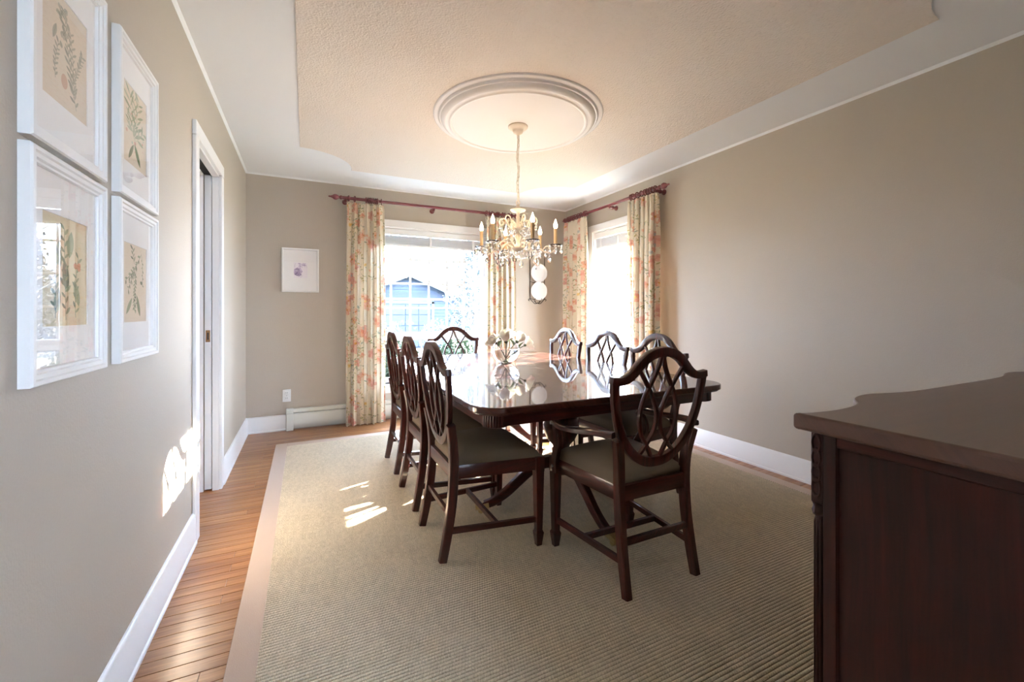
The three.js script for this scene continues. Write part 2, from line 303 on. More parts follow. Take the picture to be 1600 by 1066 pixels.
// raised blinds
function blind(label, w, yTop, yBot, place) {
  const b = thing('window_blind', label, 'blind');
  mesh('headrail', rbox(0, w, yTop - 0.05, yTop, -0.028, 0.028, 0.004), M.blind, b);
  mesh('valance', rbox(-0.004, w + 0.004, yTop - 0.062, yTop, 0.03, 0.036, 0.002), M.blind, b);
  const n = 15, y0 = yBot + 0.022, y1 = yTop - 0.064;
  for (let i = 0; i < n; i++) { const y = y0 + (y1 - y0) * (i + 0.5) / n; const s = mesh('slat', rbox(0.004, w - 0.004, -0.0016, 0.0016, -0.025, 0.025, 0.0012, 1), M.blind, b); s.position.y = y; s.position.z = rr(-0.002, 0.002); s.rotation.x = rr(-0.03, 0.03); }
  mesh('bottom_rail', rbox(0.004, w - 0.004, yBot, yBot + 0.02, -0.026, 0.026, 0.004), M.blind, b);
  for (const k of [0.12, 0.5, 0.88]) mesh('ladder_tape', box(w * k - 0.012, w * k + 0.012, yBot - 0.001, yTop - 0.06, 0.027, 0.0285), M.blind, b);
  place(b); return b;
}
blind('raised white slat blind in the wide back window', WB.x1 - WB.x0 - 0.04, 2.022, 1.845, (b) => b.position.set(WB.x0 + 0.02, 0, -0.032));
{
  const b = blind('raised white slat blind in the narrow side window', WR.z1 - WR.z0 - 0.04, 2.042, 1.86, (q) => { q.position.set(W + 0.045, 0, WR.z0 + 0.02); q.rotation.y = -PI / 2; });
  mesh('cord', tube([V(0.06, 1.9, 0.034), V(0.058, 1.5, 0.036), V(0.06, 1.0, 0.035), V(0.061, 0.62, 0.035)], 0.0013, 12, 5), M.blind, b);
}

// ------------------------------------------------------------------ curtains
const floral = canvasTex(1024, 2048, (c, w, h) => {
  c.fillStyle = '#ece5d6'; c.fillRect(0, 0, w, h);
  seed = 77;
  const wrap = (x, y, r, fn) => { for (const dx of [-w, 0, w]) for (const dy of [-h, 0, h]) if (x + dx > -r && x + dx < w + r && y + dy > -r && y + dy < h + r) { c.save(); c.translate(x + dx, y + dy); fn(); c.restore(); } };
  const leafAt = (x, y, len, a, col) => wrap(x, y, len * 2, () => { c.rotate(a); c.fillStyle = col; c.beginPath(); c.moveTo(0, 0); c.quadraticCurveTo(len * 0.5, -len * 0.32, len, 0); c.quadraticCurveTo(len * 0.5, len * 0.32, 0, 0); c.fill(); });
  for (let v = 0; v < 16; v++) {      // vines
    let x = rr(0, w), y = rr(0, h), a = rr(-PI, PI);
    for (let s = 0; s < 46; s++) {
      const nx = x + Math.cos(a) * 20, ny = y + Math.sin(a) * 20; const px = ((x % w) + w) % w, py = ((y % h) + h) % h;
      wrap(px, py, 60, () => { c.strokeStyle = 'rgba(150,150,116,0.6)'; c.lineWidth = 4; c.beginPath(); c.moveTo(0, 0); c.lineTo(nx - x, ny - y); c.stroke(); });
      if (s % 2 === 0) leafAt(px, py, rr(28, 56), a + rr(0.5, 1.1) * (s % 4 ? 1 : -1), ['#a9ad84', '#9aa58c', '#bdb88c', '#a8b3a6', '#c2b27e'][Math.floor(rnd() * 5)]);
      a += rr(-0.38, 0.38); x = nx; y = ny;
    }
  }
  const flower = (x, y, r, cols) => wrap(x, y, r * 1.6, () => {
    for (let ring = 0; ring < 3; ring++) { const k = 7 - ring, q = r * (1 - ring * 0.3); for (let i = 0; i < k; i++) { c.save(); c.rotate(i / k * 2 * PI + ring * 0.5); c.fillStyle = cols[(i + ring) % cols.length]; c.globalAlpha = 0.74; c.beginPath(); c.ellipse(q * 0.55, 0, q * 0.52, q * 0.34, 0, 0, 2 * PI); c.fill(); c.restore(); } }
    c.fillStyle = '#d9a05a'; c.beginPath(); c.arc(0, 0, r * 0.16, 0, 2 * PI); c.fill();
  });
  for (let i = 0; i < 34; i++) flower(rr(0, w), rr(0, h), rr(44, 100), [['#e3ac98', '#dd9886', '#ecc7b2'], ['#e6b8a0', '#e0a18c', '#efd3be'], ['#d99f92', '#e5b5a6', '#ebcdbd']][i % 3]);
  for (let i = 0; i < 40; i++) flower(rr(0, w), rr(0, h), rr(14, 28), [['#b9c2c9', '#ccd1cf'], ['#e5c27d', '#ecd49c'], ['#eab59e', '#f0cdb8']][i % 3]);
  for (let i = 0; i < 120; i++) leafAt(rr(0, w), rr(0, h), rr(16, 34), rr(0, 6.3), ['#b4b490', '#a4ac98', '#c6bd94'][i % 3]);
});
floral.repeat.set(1 / 0.7, 1 / 1.4);
M.curtain = P({ color: 0xf4efe6, map: floral, roughness: 0.92, transmission: 0.12, thickness: 0, side: THREE.DoubleSide });
M.lining = S({ color: lin(0.72, 0.68, 0.60), roughness: 0.95, side: THREE.DoubleSide });
function curtain(label, w, h, folds, ph, pos, turn, group) {       // hangs from y = h, local x 0..w, faces +z
  const c = thing('curtain', label, 'curtain', pos, turn, group);
  const NU = folds * 14, NV = 40, pos3 = [], uv = [], idx = [];
  const wob = (k, s) => Math.sin(k * 2.399 + s + ph) * 0.5;
  for (let j = 0; j <= NV; j++) {
    const v = j / NV, y = h * (1 - v) + 0.008 * v;
    for (let i = 0; i <= NU; i++) {
      const u = i / NU, fu = u * folds, k = Math.floor(fu), f = fu - k;
      const wide = 0.72 + 0.28 * Math.sin(k * 1.9 + ph);                               // folds of different fullness
      const pin = Math.exp(-Math.pow((v - 0.03) / 0.045, 2));                           // pinch pleats
      const amp = (0.043 * wide) * (0.45 + 0.55 * Math.min(1, v * 6)) * (1 + 0.18 * v);
      let z = amp * Math.sin(2 * PI * f + 0.7 * Math.sin(2 * PI * f)) + 0.006 * Math.sin(fu * 2.3 + v * 4 + ph);
      const sharp = Math.pow(Math.max(0, Math.cos(2 * PI * (f - 0.25))), 6);
      z += pin * sharp * 0.018;
      let x = u * w + (0.014 * Math.sin(2 * PI * f * 2 + ph)) * (v > 0.02 ? 1 : 0) + wob(k, v * 1.3) * 0.008 * v;
      x += (u - 0.5) * 0.035 * Math.sin(PI * Math.min(1, v * 1.1)) * Math.sin(ph) + (u - 0.5) * 0.03 * v;
      pos3.push(x, y, z); uv.push(u * w * 2.3 + ph, y + ph * 0.3);
    }
  }
  for (let j = 0; j < NV; j++) for (let i = 0; i < NU; i++) { const a = j * (NU + 1) + i, b = a + 1, d = a + NU + 1, e = d + 1; idx.push(a, d, b, b, d, e); }
  const g = new THREE.BufferGeometry(); g.setAttribute('position', new THREE.Float32BufferAttribute(pos3, 3)); g.setAttribute('uv', new THREE.Float32BufferAttribute(uv, 2)); g.setIndex(idx); g.computeVertexNormals();
  mesh('cloth', g, M.curtain, c);
  mesh('heading_tape', rbox(0.004, w - 0.004, h - 0.085, h - 0.004, -0.022, -0.018, 0.001, 1), M.lining, c);
  return c;
}
const ringGeo = new THREE.TorusGeometry(0.026, 0.0055, 10, 24).rotateY(PI / 2), eyeGeo = new THREE.TorusGeometry(0.006, 0.0018, 6, 12);
function curtainRings(c, w, h, spots, dz) { for (const x of spots) { const r = mesh('ring', ringGeo, M.rod, c); r.position.set(x, h + 0.043, dz); r.rotation.y = 0.25 * Math.sin(x * 91); const e = mesh('eyelet', eyeGeo, M.brass, r); e.position.set(0, -0.035, 0); } }
const yc = 2.225, yr = 2.273;
const spots = (list, w) => list.map((k) => k * w);
{
  let c = curtain('floral curtain panel left of the wide back window, beside the heater', 0.355, yc, 6, 0.4, [0.866, 0, 0.132], 0, 'floral curtain panels');
  curtainRings(c, 0.355, yc, spots([0.06, 0.22, 0.53, 0.58, 0.63, 0.68, 0.73, 0.78, 0.83, 0.95], 0.355), -0.02);
  c = curtain('floral curtain panel right of the wide back window, behind the chandelier', 0.35, yc, 6, 1.7, [2.353, 0, 0.132], 0, 'floral curtain panels');
  curtainRings(c, 0.35, yc, spots([0.04, 0.14, 0.24, 0.42, 0.47, 0.62, 0.7, 0.85, 0.95], 0.35), -0.02);
  c = curtain('floral curtain panel in the far corner, left of the side window', 0.41, yc, 6, 2.6, [W - 0.132, 0, 0.215], -PI / 2, 'floral curtain panels');
  curtainRings(c, 0.41, yc, spots([0.05, 0.14, 0.24, 0.34, 0.45, 0.6, 0.72, 0.88, 0.95], 0.41), -0.02);
  c = curtain('floral curtain panel right of the side window, edge against the bare wall', 0.385, yc, 6, 3.9, [W - 0.132, 0, 1.342], -PI / 2, 'floral curtain panels');
  curtainRings(c, 0.385, yc, spots([0.04, 0.12, 0.28, 0.42, 0.55, 0.62, 0.72, 0.8, 0.9], 0.385), -0.02);
}
const finGeo = lathe([[0, 0], [0.012, 0], [0.014, 0.006], [0.02, 0.012], [0.021, 0.02], [0.014, 0.028], [0.012, 0.034], [0.016, 0.042], [0.026, 0.055], [0.029, 0.068], [0.025, 0.082], [0.016, 0.094], [0.010, 0.106], [0.007, 0.118], [0.008, 0.124], [0.006, 0.130], [0, 0.134]], 24);
function curtainRod(label, len, y, off, pos, turn, brackets) {
  const r = thing('curtain_rod', label, 'curtain rod', pos, turn, 'wooden curtain rods');
  mesh('pole', lathe([[0, 0], [0.0155, 0], [0.0155, len], [0, len]], 20).rotateZ(-PI / 2).translate(0, y, off), M.rod, r);
  const f1 = mesh('finial', finGeo, M.rod, r); f1.position.set(len - 0.004, y, off); f1.rotation.z = -PI / 2;
  const f2 = mesh('finial', finGeo, M.rod, r); f2.position.set(0.004, y, off); f2.rotation.z = PI / 2;
  for (const x of brackets) {
    const b = mesh('bracket', lathe([[0, 0], [0.026, 0], [0.026, 0.008], [0.017, 0.014], [0.012, 0.03], [0.016, 0.042], [0.019, 0.052], [0.013, 0.062], [0.012, off - 0.004], [0, off - 0.004]], 20).rotateX(PI / 2), M.rod, r);
    b.position.set(x, y - 0.022, 0.0005);
    mesh('saddle', new THREE.TorusGeometry(0.0185, 0.005, 8, 20, PI).rotateZ(PI).rotateY(PI / 2), M.rod, b).position.set(0, 0.022, off);
  }
  return r;
}
curtainRod('mahogany coloured curtain rod above the wide back window', 1.86, yr, 0.1, [0.83, 0, 0], 0, [0.03, 0.93, 1.83]);
curtainRod('mahogany coloured curtain rod above the side window', 1.50, yr, 0.1, [W, 0, 0.215], -PI / 2, [0.03, 0.79, 1.47]);

// ------------------------------------------------------------------ rug
{
  const r = thing('area_rug', 'large sage green ribbed rug with a tan cloth border', 'rug', [0, 0, 0]);
  const x0 = 0.272, x1 = 3.39, z0 = 0.50, z1 = 4.12, b = 0.088, pitch = 0.0137;
  const fx0 = x0 + b, fx1 = x1 - b, fz0 = z0 + b, fz1 = z1 - b, nR = Math.round((fz1 - fz0) / pitch), p = (fz1 - fz0) / nR;
  // rounded cords running along x with open gaps; the strands along each cord are relief in the material
  const pos = [], uv = [], idx = [], nor = []; const NS = 8, gap = 0.0022, cw = p - gap;
  for (let k = 0; k < nR; k++) { const b0 = pos.length / 3; for (let s = 0; s <= NS; s++) { const t = PI * (1 - s / NS), z = fz0 + (k + 0.5) * p + Math.cos(t) * cw / 2, y = 0.0022 + 0.0058 * Math.sin(t); for (const x of [fx0, fx1]) { pos.push(x, y, z); uv.push(x, z); nor.push(0, Math.sin(t), Math.cos(t)); } } for (let s = 0; s < NS; s++) { const a = b0 + s * 2; idx.push(a, a + 2, a + 1, a + 1, a + 2, a + 3); } }
  const flat = new THREE.BufferGeometry(); flat.setAttribute('position', new THREE.Float32BufferAttribute(pos, 3)); flat.setAttribute('normal', new THREE.Float32BufferAttribute(nor, 3)); flat.setAttribute('uv', new THREE.Float32BufferAttribute(uv, 2)); flat.setIndex(idx);
  const nu = 16, nv = 8;
  const strand = (u, v) => { const row = Math.floor(v * nv), f = v * nv - row, c = (u * nu + row * 0.5 + f * 0.5) % 1; return Math.pow(Math.max(0, Math.sin(PI * c)), 0.5); };
  const bump = dataTex(512, 256, (u, v) => 0.15 + 0.8 * strand(u, v), false, [1 / 0.17, 1 / (p * nv)]);
  const colr = dataTex(512, 512, (u, v, i, j) => { const n = tn(u, v, 30, 30, 4) * 0.2 + tn(u, v, 3, 3, 7) * 0.06; const f = ((i * 7919 + j * 104729) % 97) / 97; const k = 0.95 + n + (f - 0.5) * 0.08; return [0.84 * k, 0.78 * k, 0.685 * k]; }, true, [2.2, 2.2]);
  bump.offset.set(0, -fz0 / (p * nv));
  mesh('field', flat, P({ map: colr, roughness: 1, sheen: 0.5, sheenRoughness: 0.6, sheenColor: lin(0.8, 0.82, 0.85), bumpMap: bump, bumpScale: 0.0010 }), r).userData.kind = 'stuff';
  const cloth = S({ color: lin(0.50, 0.385, 0.31), roughness: 0.95, bumpMap: noiseTex(256, 50, 0.9, 71, 5), bumpScale: 0.0006 });
  const strip = (a, c, d, e) => mesh('border', boxUV(rbox(a, c, 0.0004, 0.0078, d, e, 0.003)), cloth, r);
  strip(x0, fx0 + 0.002, z0, z1); strip(fx1 - 0.002, x1, z0, z1); strip(fx0 + 0.002, fx1 - 0.002, z0, fz0 + 0.002); strip(fx0 + 0.002, fx1 - 0.002, fz1 - 0.002, z1);
  mesh('backing', box(fx0, fx1, 0.0003, 0.0026, fz0, fz1), S({ color: lin(0.075, 0.052, 0.03), roughness: 1 }), r);
}

// ------------------------------------------------------------------ dining table
const RUG = 0.0083;
{
  const t = thing('dining_table', 'long polished mahogany dining table on two turned pedestals', 'table', [1.838, RUG, 2.0]);
  const hw = 0.7215, hl = 1.10, y = 0.742, th = 0.030;
  // top with large rounded corners
  const outline = (ins, r) => { const s = new THREE.Shape(), a = hw - ins, b = hl - ins; s.moveTo(-a + r, -b); s.lineTo(a - r, -b); s.absarc(a - r, -b + r, r, -PI / 2, 0, false); s.lineTo(a, b - r); s.absarc(a - r, b - r, r, 0, PI / 2, false); s.lineTo(-a + r, b); s.absarc(-a + r, b - r, r, PI / 2, PI, false); s.lineTo(-a, -b + r); s.absarc(-a + r, -b + r, r, PI, 1.5 * PI, false); return s; };
  const top = extrude(outline(0, 0.125), th, 0.007, 4, 24).rotateX(PI / 2).translate(0, y, 0);
  mesh('tabletop', grain(top, 'z'), M.tabletop, t);
  const lip = extrude(outline(0.012, 0.115), 0.008, 0.003, 2, 24).rotateX(PI / 2).translate(0, y - th + 0.001, 0);
  mesh('reeded_lip', grain(lip, 'z'), M.mahogany, t);
  // apron with reeded quarter-round corners
  const ya0 = 0.652, ya1 = y - th - 0.006, ax = hw - 0.066, az = hl - 0.066, cr = 0.055;
  for (const s of [-1, 1]) {
    mesh('apron', grain(rbox(s * ax - 0.011, s * ax + 0.011, ya0, ya1, -az + cr, az - cr, 0.002), 'z'), M.mahogany, t);
    mesh('apron', grain(rbox(-ax + cr, ax - cr, ya0, ya1, s * az - 0.011, s * az + 0.011, 0.002), 'x'), M.mahogany, t);
    for (const q of [-1, 1]) {
      const cx = s * (ax - cr + 0.008), cz = q * (az - cr + 0.008);
      const blk = mesh('corner_block', grain(lathe([[0, ya0 - 0.006], [cr - 0.002, ya0 - 0.006], [cr, ya0 - 0.003], [cr, ya1 - 0.002], [0, ya1]], 32).translate(cx, 0, cz), 'y'), M.mahogany, t);
      for (let k = 0; k < 9; k++) { const a = Math.atan2(q, s) + R(-48 + k * 12); mesh('reed', grain(lathe([[0, ya0 - 0.005], [0.0046, ya0 - 0.003], [0.0046, ya1 - 0.006], [0, ya1 - 0.003]], 10).translate(cx + (cr + 0.0012) * Math.cos(a), 0, cz + (cr + 0.0012) * Math.sin(a)), 'y'), M.mahogany, blk); }
    }
  }
  for (const s of [-1, 1]) mesh('slide_rail', grain(rbox(s * 0.2 - 0.02, s * 0.2 + 0.02, 0.66, ya1, -0.95, 0.95, 0.002), 'z'), M.mahogany, t);
  // two pedestals
  for (const s of [1, -1]) {
    const p = new THREE.Group(); p.name = 'pedestal'; p.position.set(0, 0, s * 0.54); t.add(p); if (s < 0) p.rotation.y = PI;
    mesh('urn_column', grain(lathe([[0, 0.20], [0.058, 0.20], [0.066, 0.215], [0.066, 0.27], [0.060, 0.285], [0.050, 0.295], [0.046, 0.31], [0.056, 0.325], [0.054, 0.336], [0.046, 0.345], [0.052, 0.36], [0.082, 0.395], [0.100, 0.435], [0.104, 0.47], [0.097, 0.492], [0.099, 0.500], [0.094, 0.508], [0.096, 0.516], [0.090, 0.524], [0.070, 0.540], [0.056, 0.552], [0.062, 0.562], [0.058, 0.575], [0.050, 0.59], [0.056, 0.615], [0.075, 0.635], [0.075, 0.655], [0, 0.655]], 40), 'y'), M.mahogany, p);
    mesh('bearer', grain(rbox(-0.5, 0.5, 0.648, ya1 + 0.002, -0.055, 0.055, 0.004), 'x'), M.mahogany, p);
    for (const a of [0, 105, -105]) {
      const leg = new THREE.Group(); leg.name = 'saber_leg'; leg.rotation.y = R(a); p.add(leg);
      const pts = [V(0, 0.262, 0.045), V(0, 0.262, 0.10), V(0, 0.235, 0.17), V(0, 0.17, 0.25), V(0, 0.105, 0.325), V(0, 0.06, 0.40), V(0, 0.043, 0.455)];
      mesh('curved_leg', grain(sweep(pts, (k) => 0.046 - 0.010 * k, (k) => 0.068 - 0.030 * k, V(1, 0, 0), 0.25, 6), 'z'), M.mahogany, leg);
      mesh('toe_cap', [sweep([V(0, 0.046, 0.425), V(0, 0.041, 0.465), V(0, 0.038, 0.50)], (k) => 0.042 - 0.006 * k, (k) => 0.046 - 0.012 * k, V(1, 0, 0), 0.4, 3)], M.brass, leg);
      mesh('caster', new THREE.CylinderGeometry(0.016, 0.016, 0.018, 16).rotateZ(PI / 2).translate(0, 0.0165, 0.468), M.brass, leg);
    }
  }
}

// ------------------------------------------------------------------ chairs
const chairParts = {};
function buildChair(arms) {
  const m = M.mahogany, c = new THREE.Group();
  const zb = -0.19, zf = 0.225, hb = 0.178, hf = arms ? 0.228 : 0.238;
  // rear legs: saber curve below, rising behind the shield
  for (const s of [-1, 1]) {
    const pts = [V(s * 0.186, 0.0045, -0.238), V(s * 0.183, 0.12, -0.215), V(s * 0.180, 0.27, -0.192), V(s * 0.180, 0.42, -0.184), V(s * 0.186, 0.52, -0.190), V(s * 0.205, 0.62, -0.206)];
    mesh('rear_leg', grain(sweep(pts, (t) => 0.030 + 0.006 * t, (t) => 0.036 + 0.006 * Math.sin(PI * t), V(1, 0, 0), 0.22, 6), 'y', s), m, c);
  }
  // front legs: square taper to a spade foot
  for (const s of [-1, 1]) {
    const seg = (y0, y1, a, b) => { const g = new THREE.CylinderGeometry(b * 0.7071, a * 0.7071, y1 - y0, 4, 1).rotateY(PI / 4).translate(0, (y0 + y1) / 2, 0).toNonIndexed(); g.computeVertexNormals(); return g; };
    const g = join([seg(0, 0.012, 0.026, 0.028), seg(0.012, 0.062, 0.028, 0.040), seg(0.062, 0.074, 0.040, 0.030), seg(0.074, 0.36, 0.030, 0.042), seg(0.36, 0.43, 0.044, 0.044)]);
    mesh('front_leg', grain(g, 'y', s * 2).translate(s * hf, 0, zf), m, c);
  }
  // seat rails
  const rail = (a, b, d = 0.022) => grain(sweep([a, a.clone().lerp(b, 0.5), b], 0.062, d, V(0, 1, 0), 0.12, 2), Math.abs(a.x - b.x) > Math.abs(a.z - b.z) ? 'x' : 'z');
  mesh('seat_rail', rail(V(-hf, 0.397, zf + 0.008), V(hf, 0.397, zf + 0.008)), m, c);
  mesh('seat_rail', rail(V(-hb, 0.397, zb + 0.002), V(hb, 0.397, zb + 0.002)), m, c);
  for (const s of [-1, 1]) mesh('seat_rail', rail(V(s * hb, 0.397, zb), V(s * hf, 0.397, zf)), m, c);
  // stretchers (H)
  const bar = (a, b) => grain(sweep([a, a.clone().lerp(b, 0.5), b], 0.026, 0.017, V(0, 1, 0), 0.15, 2), 'z');
  for (const s of [-1, 1]) mesh('stretcher', bar(V(s * 0.183, 0.135, -0.212), V(s * (hf - 0.002), 0.125, zf)), m, c);
  mesh('stretcher', bar(V(-0.203, 0.130, 0.02), V(0.203, 0.130, 0.02)), m, c);
  mesh('stretcher', bar(V(-0.182, 0.205, -0.202), V(0.182, 0.205, -0.202)), m, c);
  // upholstered drop-in seat
  {
    const N = 22, pos = [], idx = [];
    const pt = (u, v, top) => { const z = zb + 0.014 + (zf + 0.012 - zb - 0.014) * v, hwd = hb + 0.008 + (hf + 0.012 - hb - 0.008) * v, x = (u * 2 - 1) * hwd; const e = Math.min(1, 4.5 * Math.min(u, 1 - u, v * 0.95 + 0.02, (1 - v) * 0.95)); const q = Math.sqrt(Math.max(0, 1 - (1 - e) * (1 - e))); const dome = Math.sin(PI * u) * Math.sin(PI * Math.min(1, v * 0.9 + 0.05)); return [x, top ? 0.428 + 0.052 * q + 0.028 * dome : 0.424, z]; };
    for (const top of [1, 0]) for (let j = 0; j <= N; j++) for (let i = 0; i <= N; i++) pos.push(...pt(i / N, j / N, top));
    const K = (N + 1) * (N + 1);
    for (let j = 0; j < N; j++) for (let i = 0; i < N; i++) { const a = j * (N + 1) + i; idx.push(a, a + N + 1, a + 1, a + 1, a + N + 1, a + N + 2); idx.push(K + a, K + a + 1, K + a + N + 1, K + a + 1, K + a + N + 2, K + a + N + 1); }
    for (let i = 0; i < N; i++) for (const [a, b] of [[i, i + 1], [(N) * (N + 1) + i + 1, N * (N + 1) + i], [(i + 1) * (N + 1), i * (N + 1)], [i * (N + 1) + N, (i + 1) * (N + 1) + N]]) idx.push(a, b, K + a, b, K + b, K + a);
    const g = new THREE.BufferGeometry(); g.setAttribute('position', new THREE.Float32BufferAttribute(pos, 3)); g.setIndex(idx); g.computeVertexNormals();
    mesh('seat_cushion', grain(g, 'x'), M.seat, c);
  }
  // shield back, built flat (x, y from 0.49) then raked
  const back = new THREE.Group(); back.name = 'backrest'; back.position.set(0, 0.49, -0.193); back.rotation.x = R(-5.6); back.scale.x = arms ? 0.985 : 0.955; c.add(back);
  const dp = 0.024, B = (shape, depth, bev = 0.004, z = 0) => { const g = extrude(shape, depth, bev, 2, 16).translate(0, 0, z - depth / 2); return grain(toCreasedNormals(g, R(35)), 'y', 0.4); };
  const hx = 0.262, sideL = [[0, 0.016], [0.055, 0.022], [0.115, 0.052], [0.175, 0.118], [0.212, 0.195], [0.234, 0.285], [0.245, 0.372]];
  mesh('shield_frame', B(stroke([...sideL.slice(1).reverse().map(([x, y]) => [-x, y]), ...sideL], (t) => 0.034 + 0.008 * Math.pow(Math.sin(PI * t), 6), 72), dp), m, back);
  const half = [[0.262, 0.374], [0.240, 0.370], [0.215, 0.368], [0.188, 0.374], [0.158, 0.392], [0.128, 0.420], [0.095, 0.449], [0.050, 0.471]], crest = [...half.map(([x, y]) => [-x, y]), [0, 0.478], ...half.slice().reverse()];
  mesh('crest_rail', B(stroke(crest, (t) => 0.028 + 0.012 * Math.sin(PI * t), 80), dp + 0.005), m, back);
  for (const s of [-1, 1]) {
    const rib = (pts, w) => mesh('splat_rib', B(stroke(pts.map(([x, y]) => [s * x, y]), w, 44), 0.017, 0.004, s * 0.0006), m, back);
    rib([[0.004, 0.466], [0.016, 0.42], [0.045, 0.36], [0.084, 0.29], [0.102, 0.215], [0.088, 0.14], [0.052, 0.085], [0.022, 0.03]], 0.0152);
    rib([[0.132, 0.422], [0.10, 0.382], [0.06, 0.325], [0.028, 0.27], [0.010, 0.215], [0.018, 0.15], [0.058, 0.09], [0.098, 0.045]], 0.0152);
    mesh('crest_scroll', B(stroke([[s * 0.118, 0.436], [s * 0.136, 0.425], [s * 0.148, 0.404]], (t) => 0.016 - 0.006 * t, 10), 0.02), m, back);
  }
  if (arms) for (const s of [-1, 1]) {
    const pts = [V(s * 0.226, 0.640, -0.205), V(s * 0.258, 0.636, -0.12), V(s * 0.282, 0.622, -0.01), V(s * 0.282, 0.612, 0.08), V(s * 0.266, 0.612, 0.160), V(s * 0.256, 0.611, 0.195)];
    mesh('arm_rest', grain(sweep(pts, (t) => 0.032 + 0.010 * Math.sin(PI * t), 0.024, V(1, 0, 0), 0.35, 8), 'z'), m, c);
    const sp = [V(s * 0.252, 0.608, 0.187), V(s * 0.262, 0.572, 0.160), V(s * 0.262, 0.53, 0.145), V(s * 0.254, 0.47, 0.175), V(s * 0.246, 0.42, 0.200), V(s * 0.243, 0.365, 0.206)];
    mesh('arm_support', grain(sweep(sp, 0.026, (t) => 0.034 + 0.012 * t, V(1, 0, 0), 0.25, 6), 'y'), m, c);
    mesh('bolt', new THREE.SphereGeometry(0.007, 12, 8).scale(0.5, 1, 1).translate(s * 0.2595, 0.395, 0.204), M.bolt, c);
  }
  return c;
}
const gSide = 'shield back dining chairs without arms', gArm = 'shield back armchairs at the table ends';
const sideChair = buildChair(false); sideChair.name = numbered('dining_chair'); scene.add(sideChair); sideChair.position.set(1.292, RUG, 2.605); sideChair.rotation.y = PI / 2;
tag(sideChair, 'armless shield back chair nearest the camera on the left wall side of the table', 'chair', gSide);
copyOf(sideChair, [1.296, RUG, 2.055], PI / 2, 'armless shield back chair in the middle of the left wall side of the table');
copyOf(sideChair, [1.305, RUG, 1.45], PI / 2, 'armless shield back chair nearest the wide window on the left wall side of the table');
copyOf(sideChair, [2.362, RUG, 2.527], -PI / 2, 'armless shield back chair nearest the camera on the bare wall side of the table');
copyOf(sideChair, [2.362, RUG, 1.998], -PI / 2, 'armless shield back chair in the middle of the bare wall side of the table');
copyOf(sideChair, [2.362, RUG, 1.415], -PI / 2, 'armless shield back chair farthest down the bare wall side, beside the side window');
const armChair = buildChair(true); armChair.name = numbered('dining_armchair'); scene.add(armChair); armChair.position.set(1.818, RUG, 3.108); armChair.rotation.y = PI;
tag(armChair, 'shield back armchair at the near end of the table, its back to the camera', 'armchair', gArm);
copyOf(armChair, [1.80, RUG, 0.88], 0, 'shield back armchair at the far end of the table in front of the wide window');

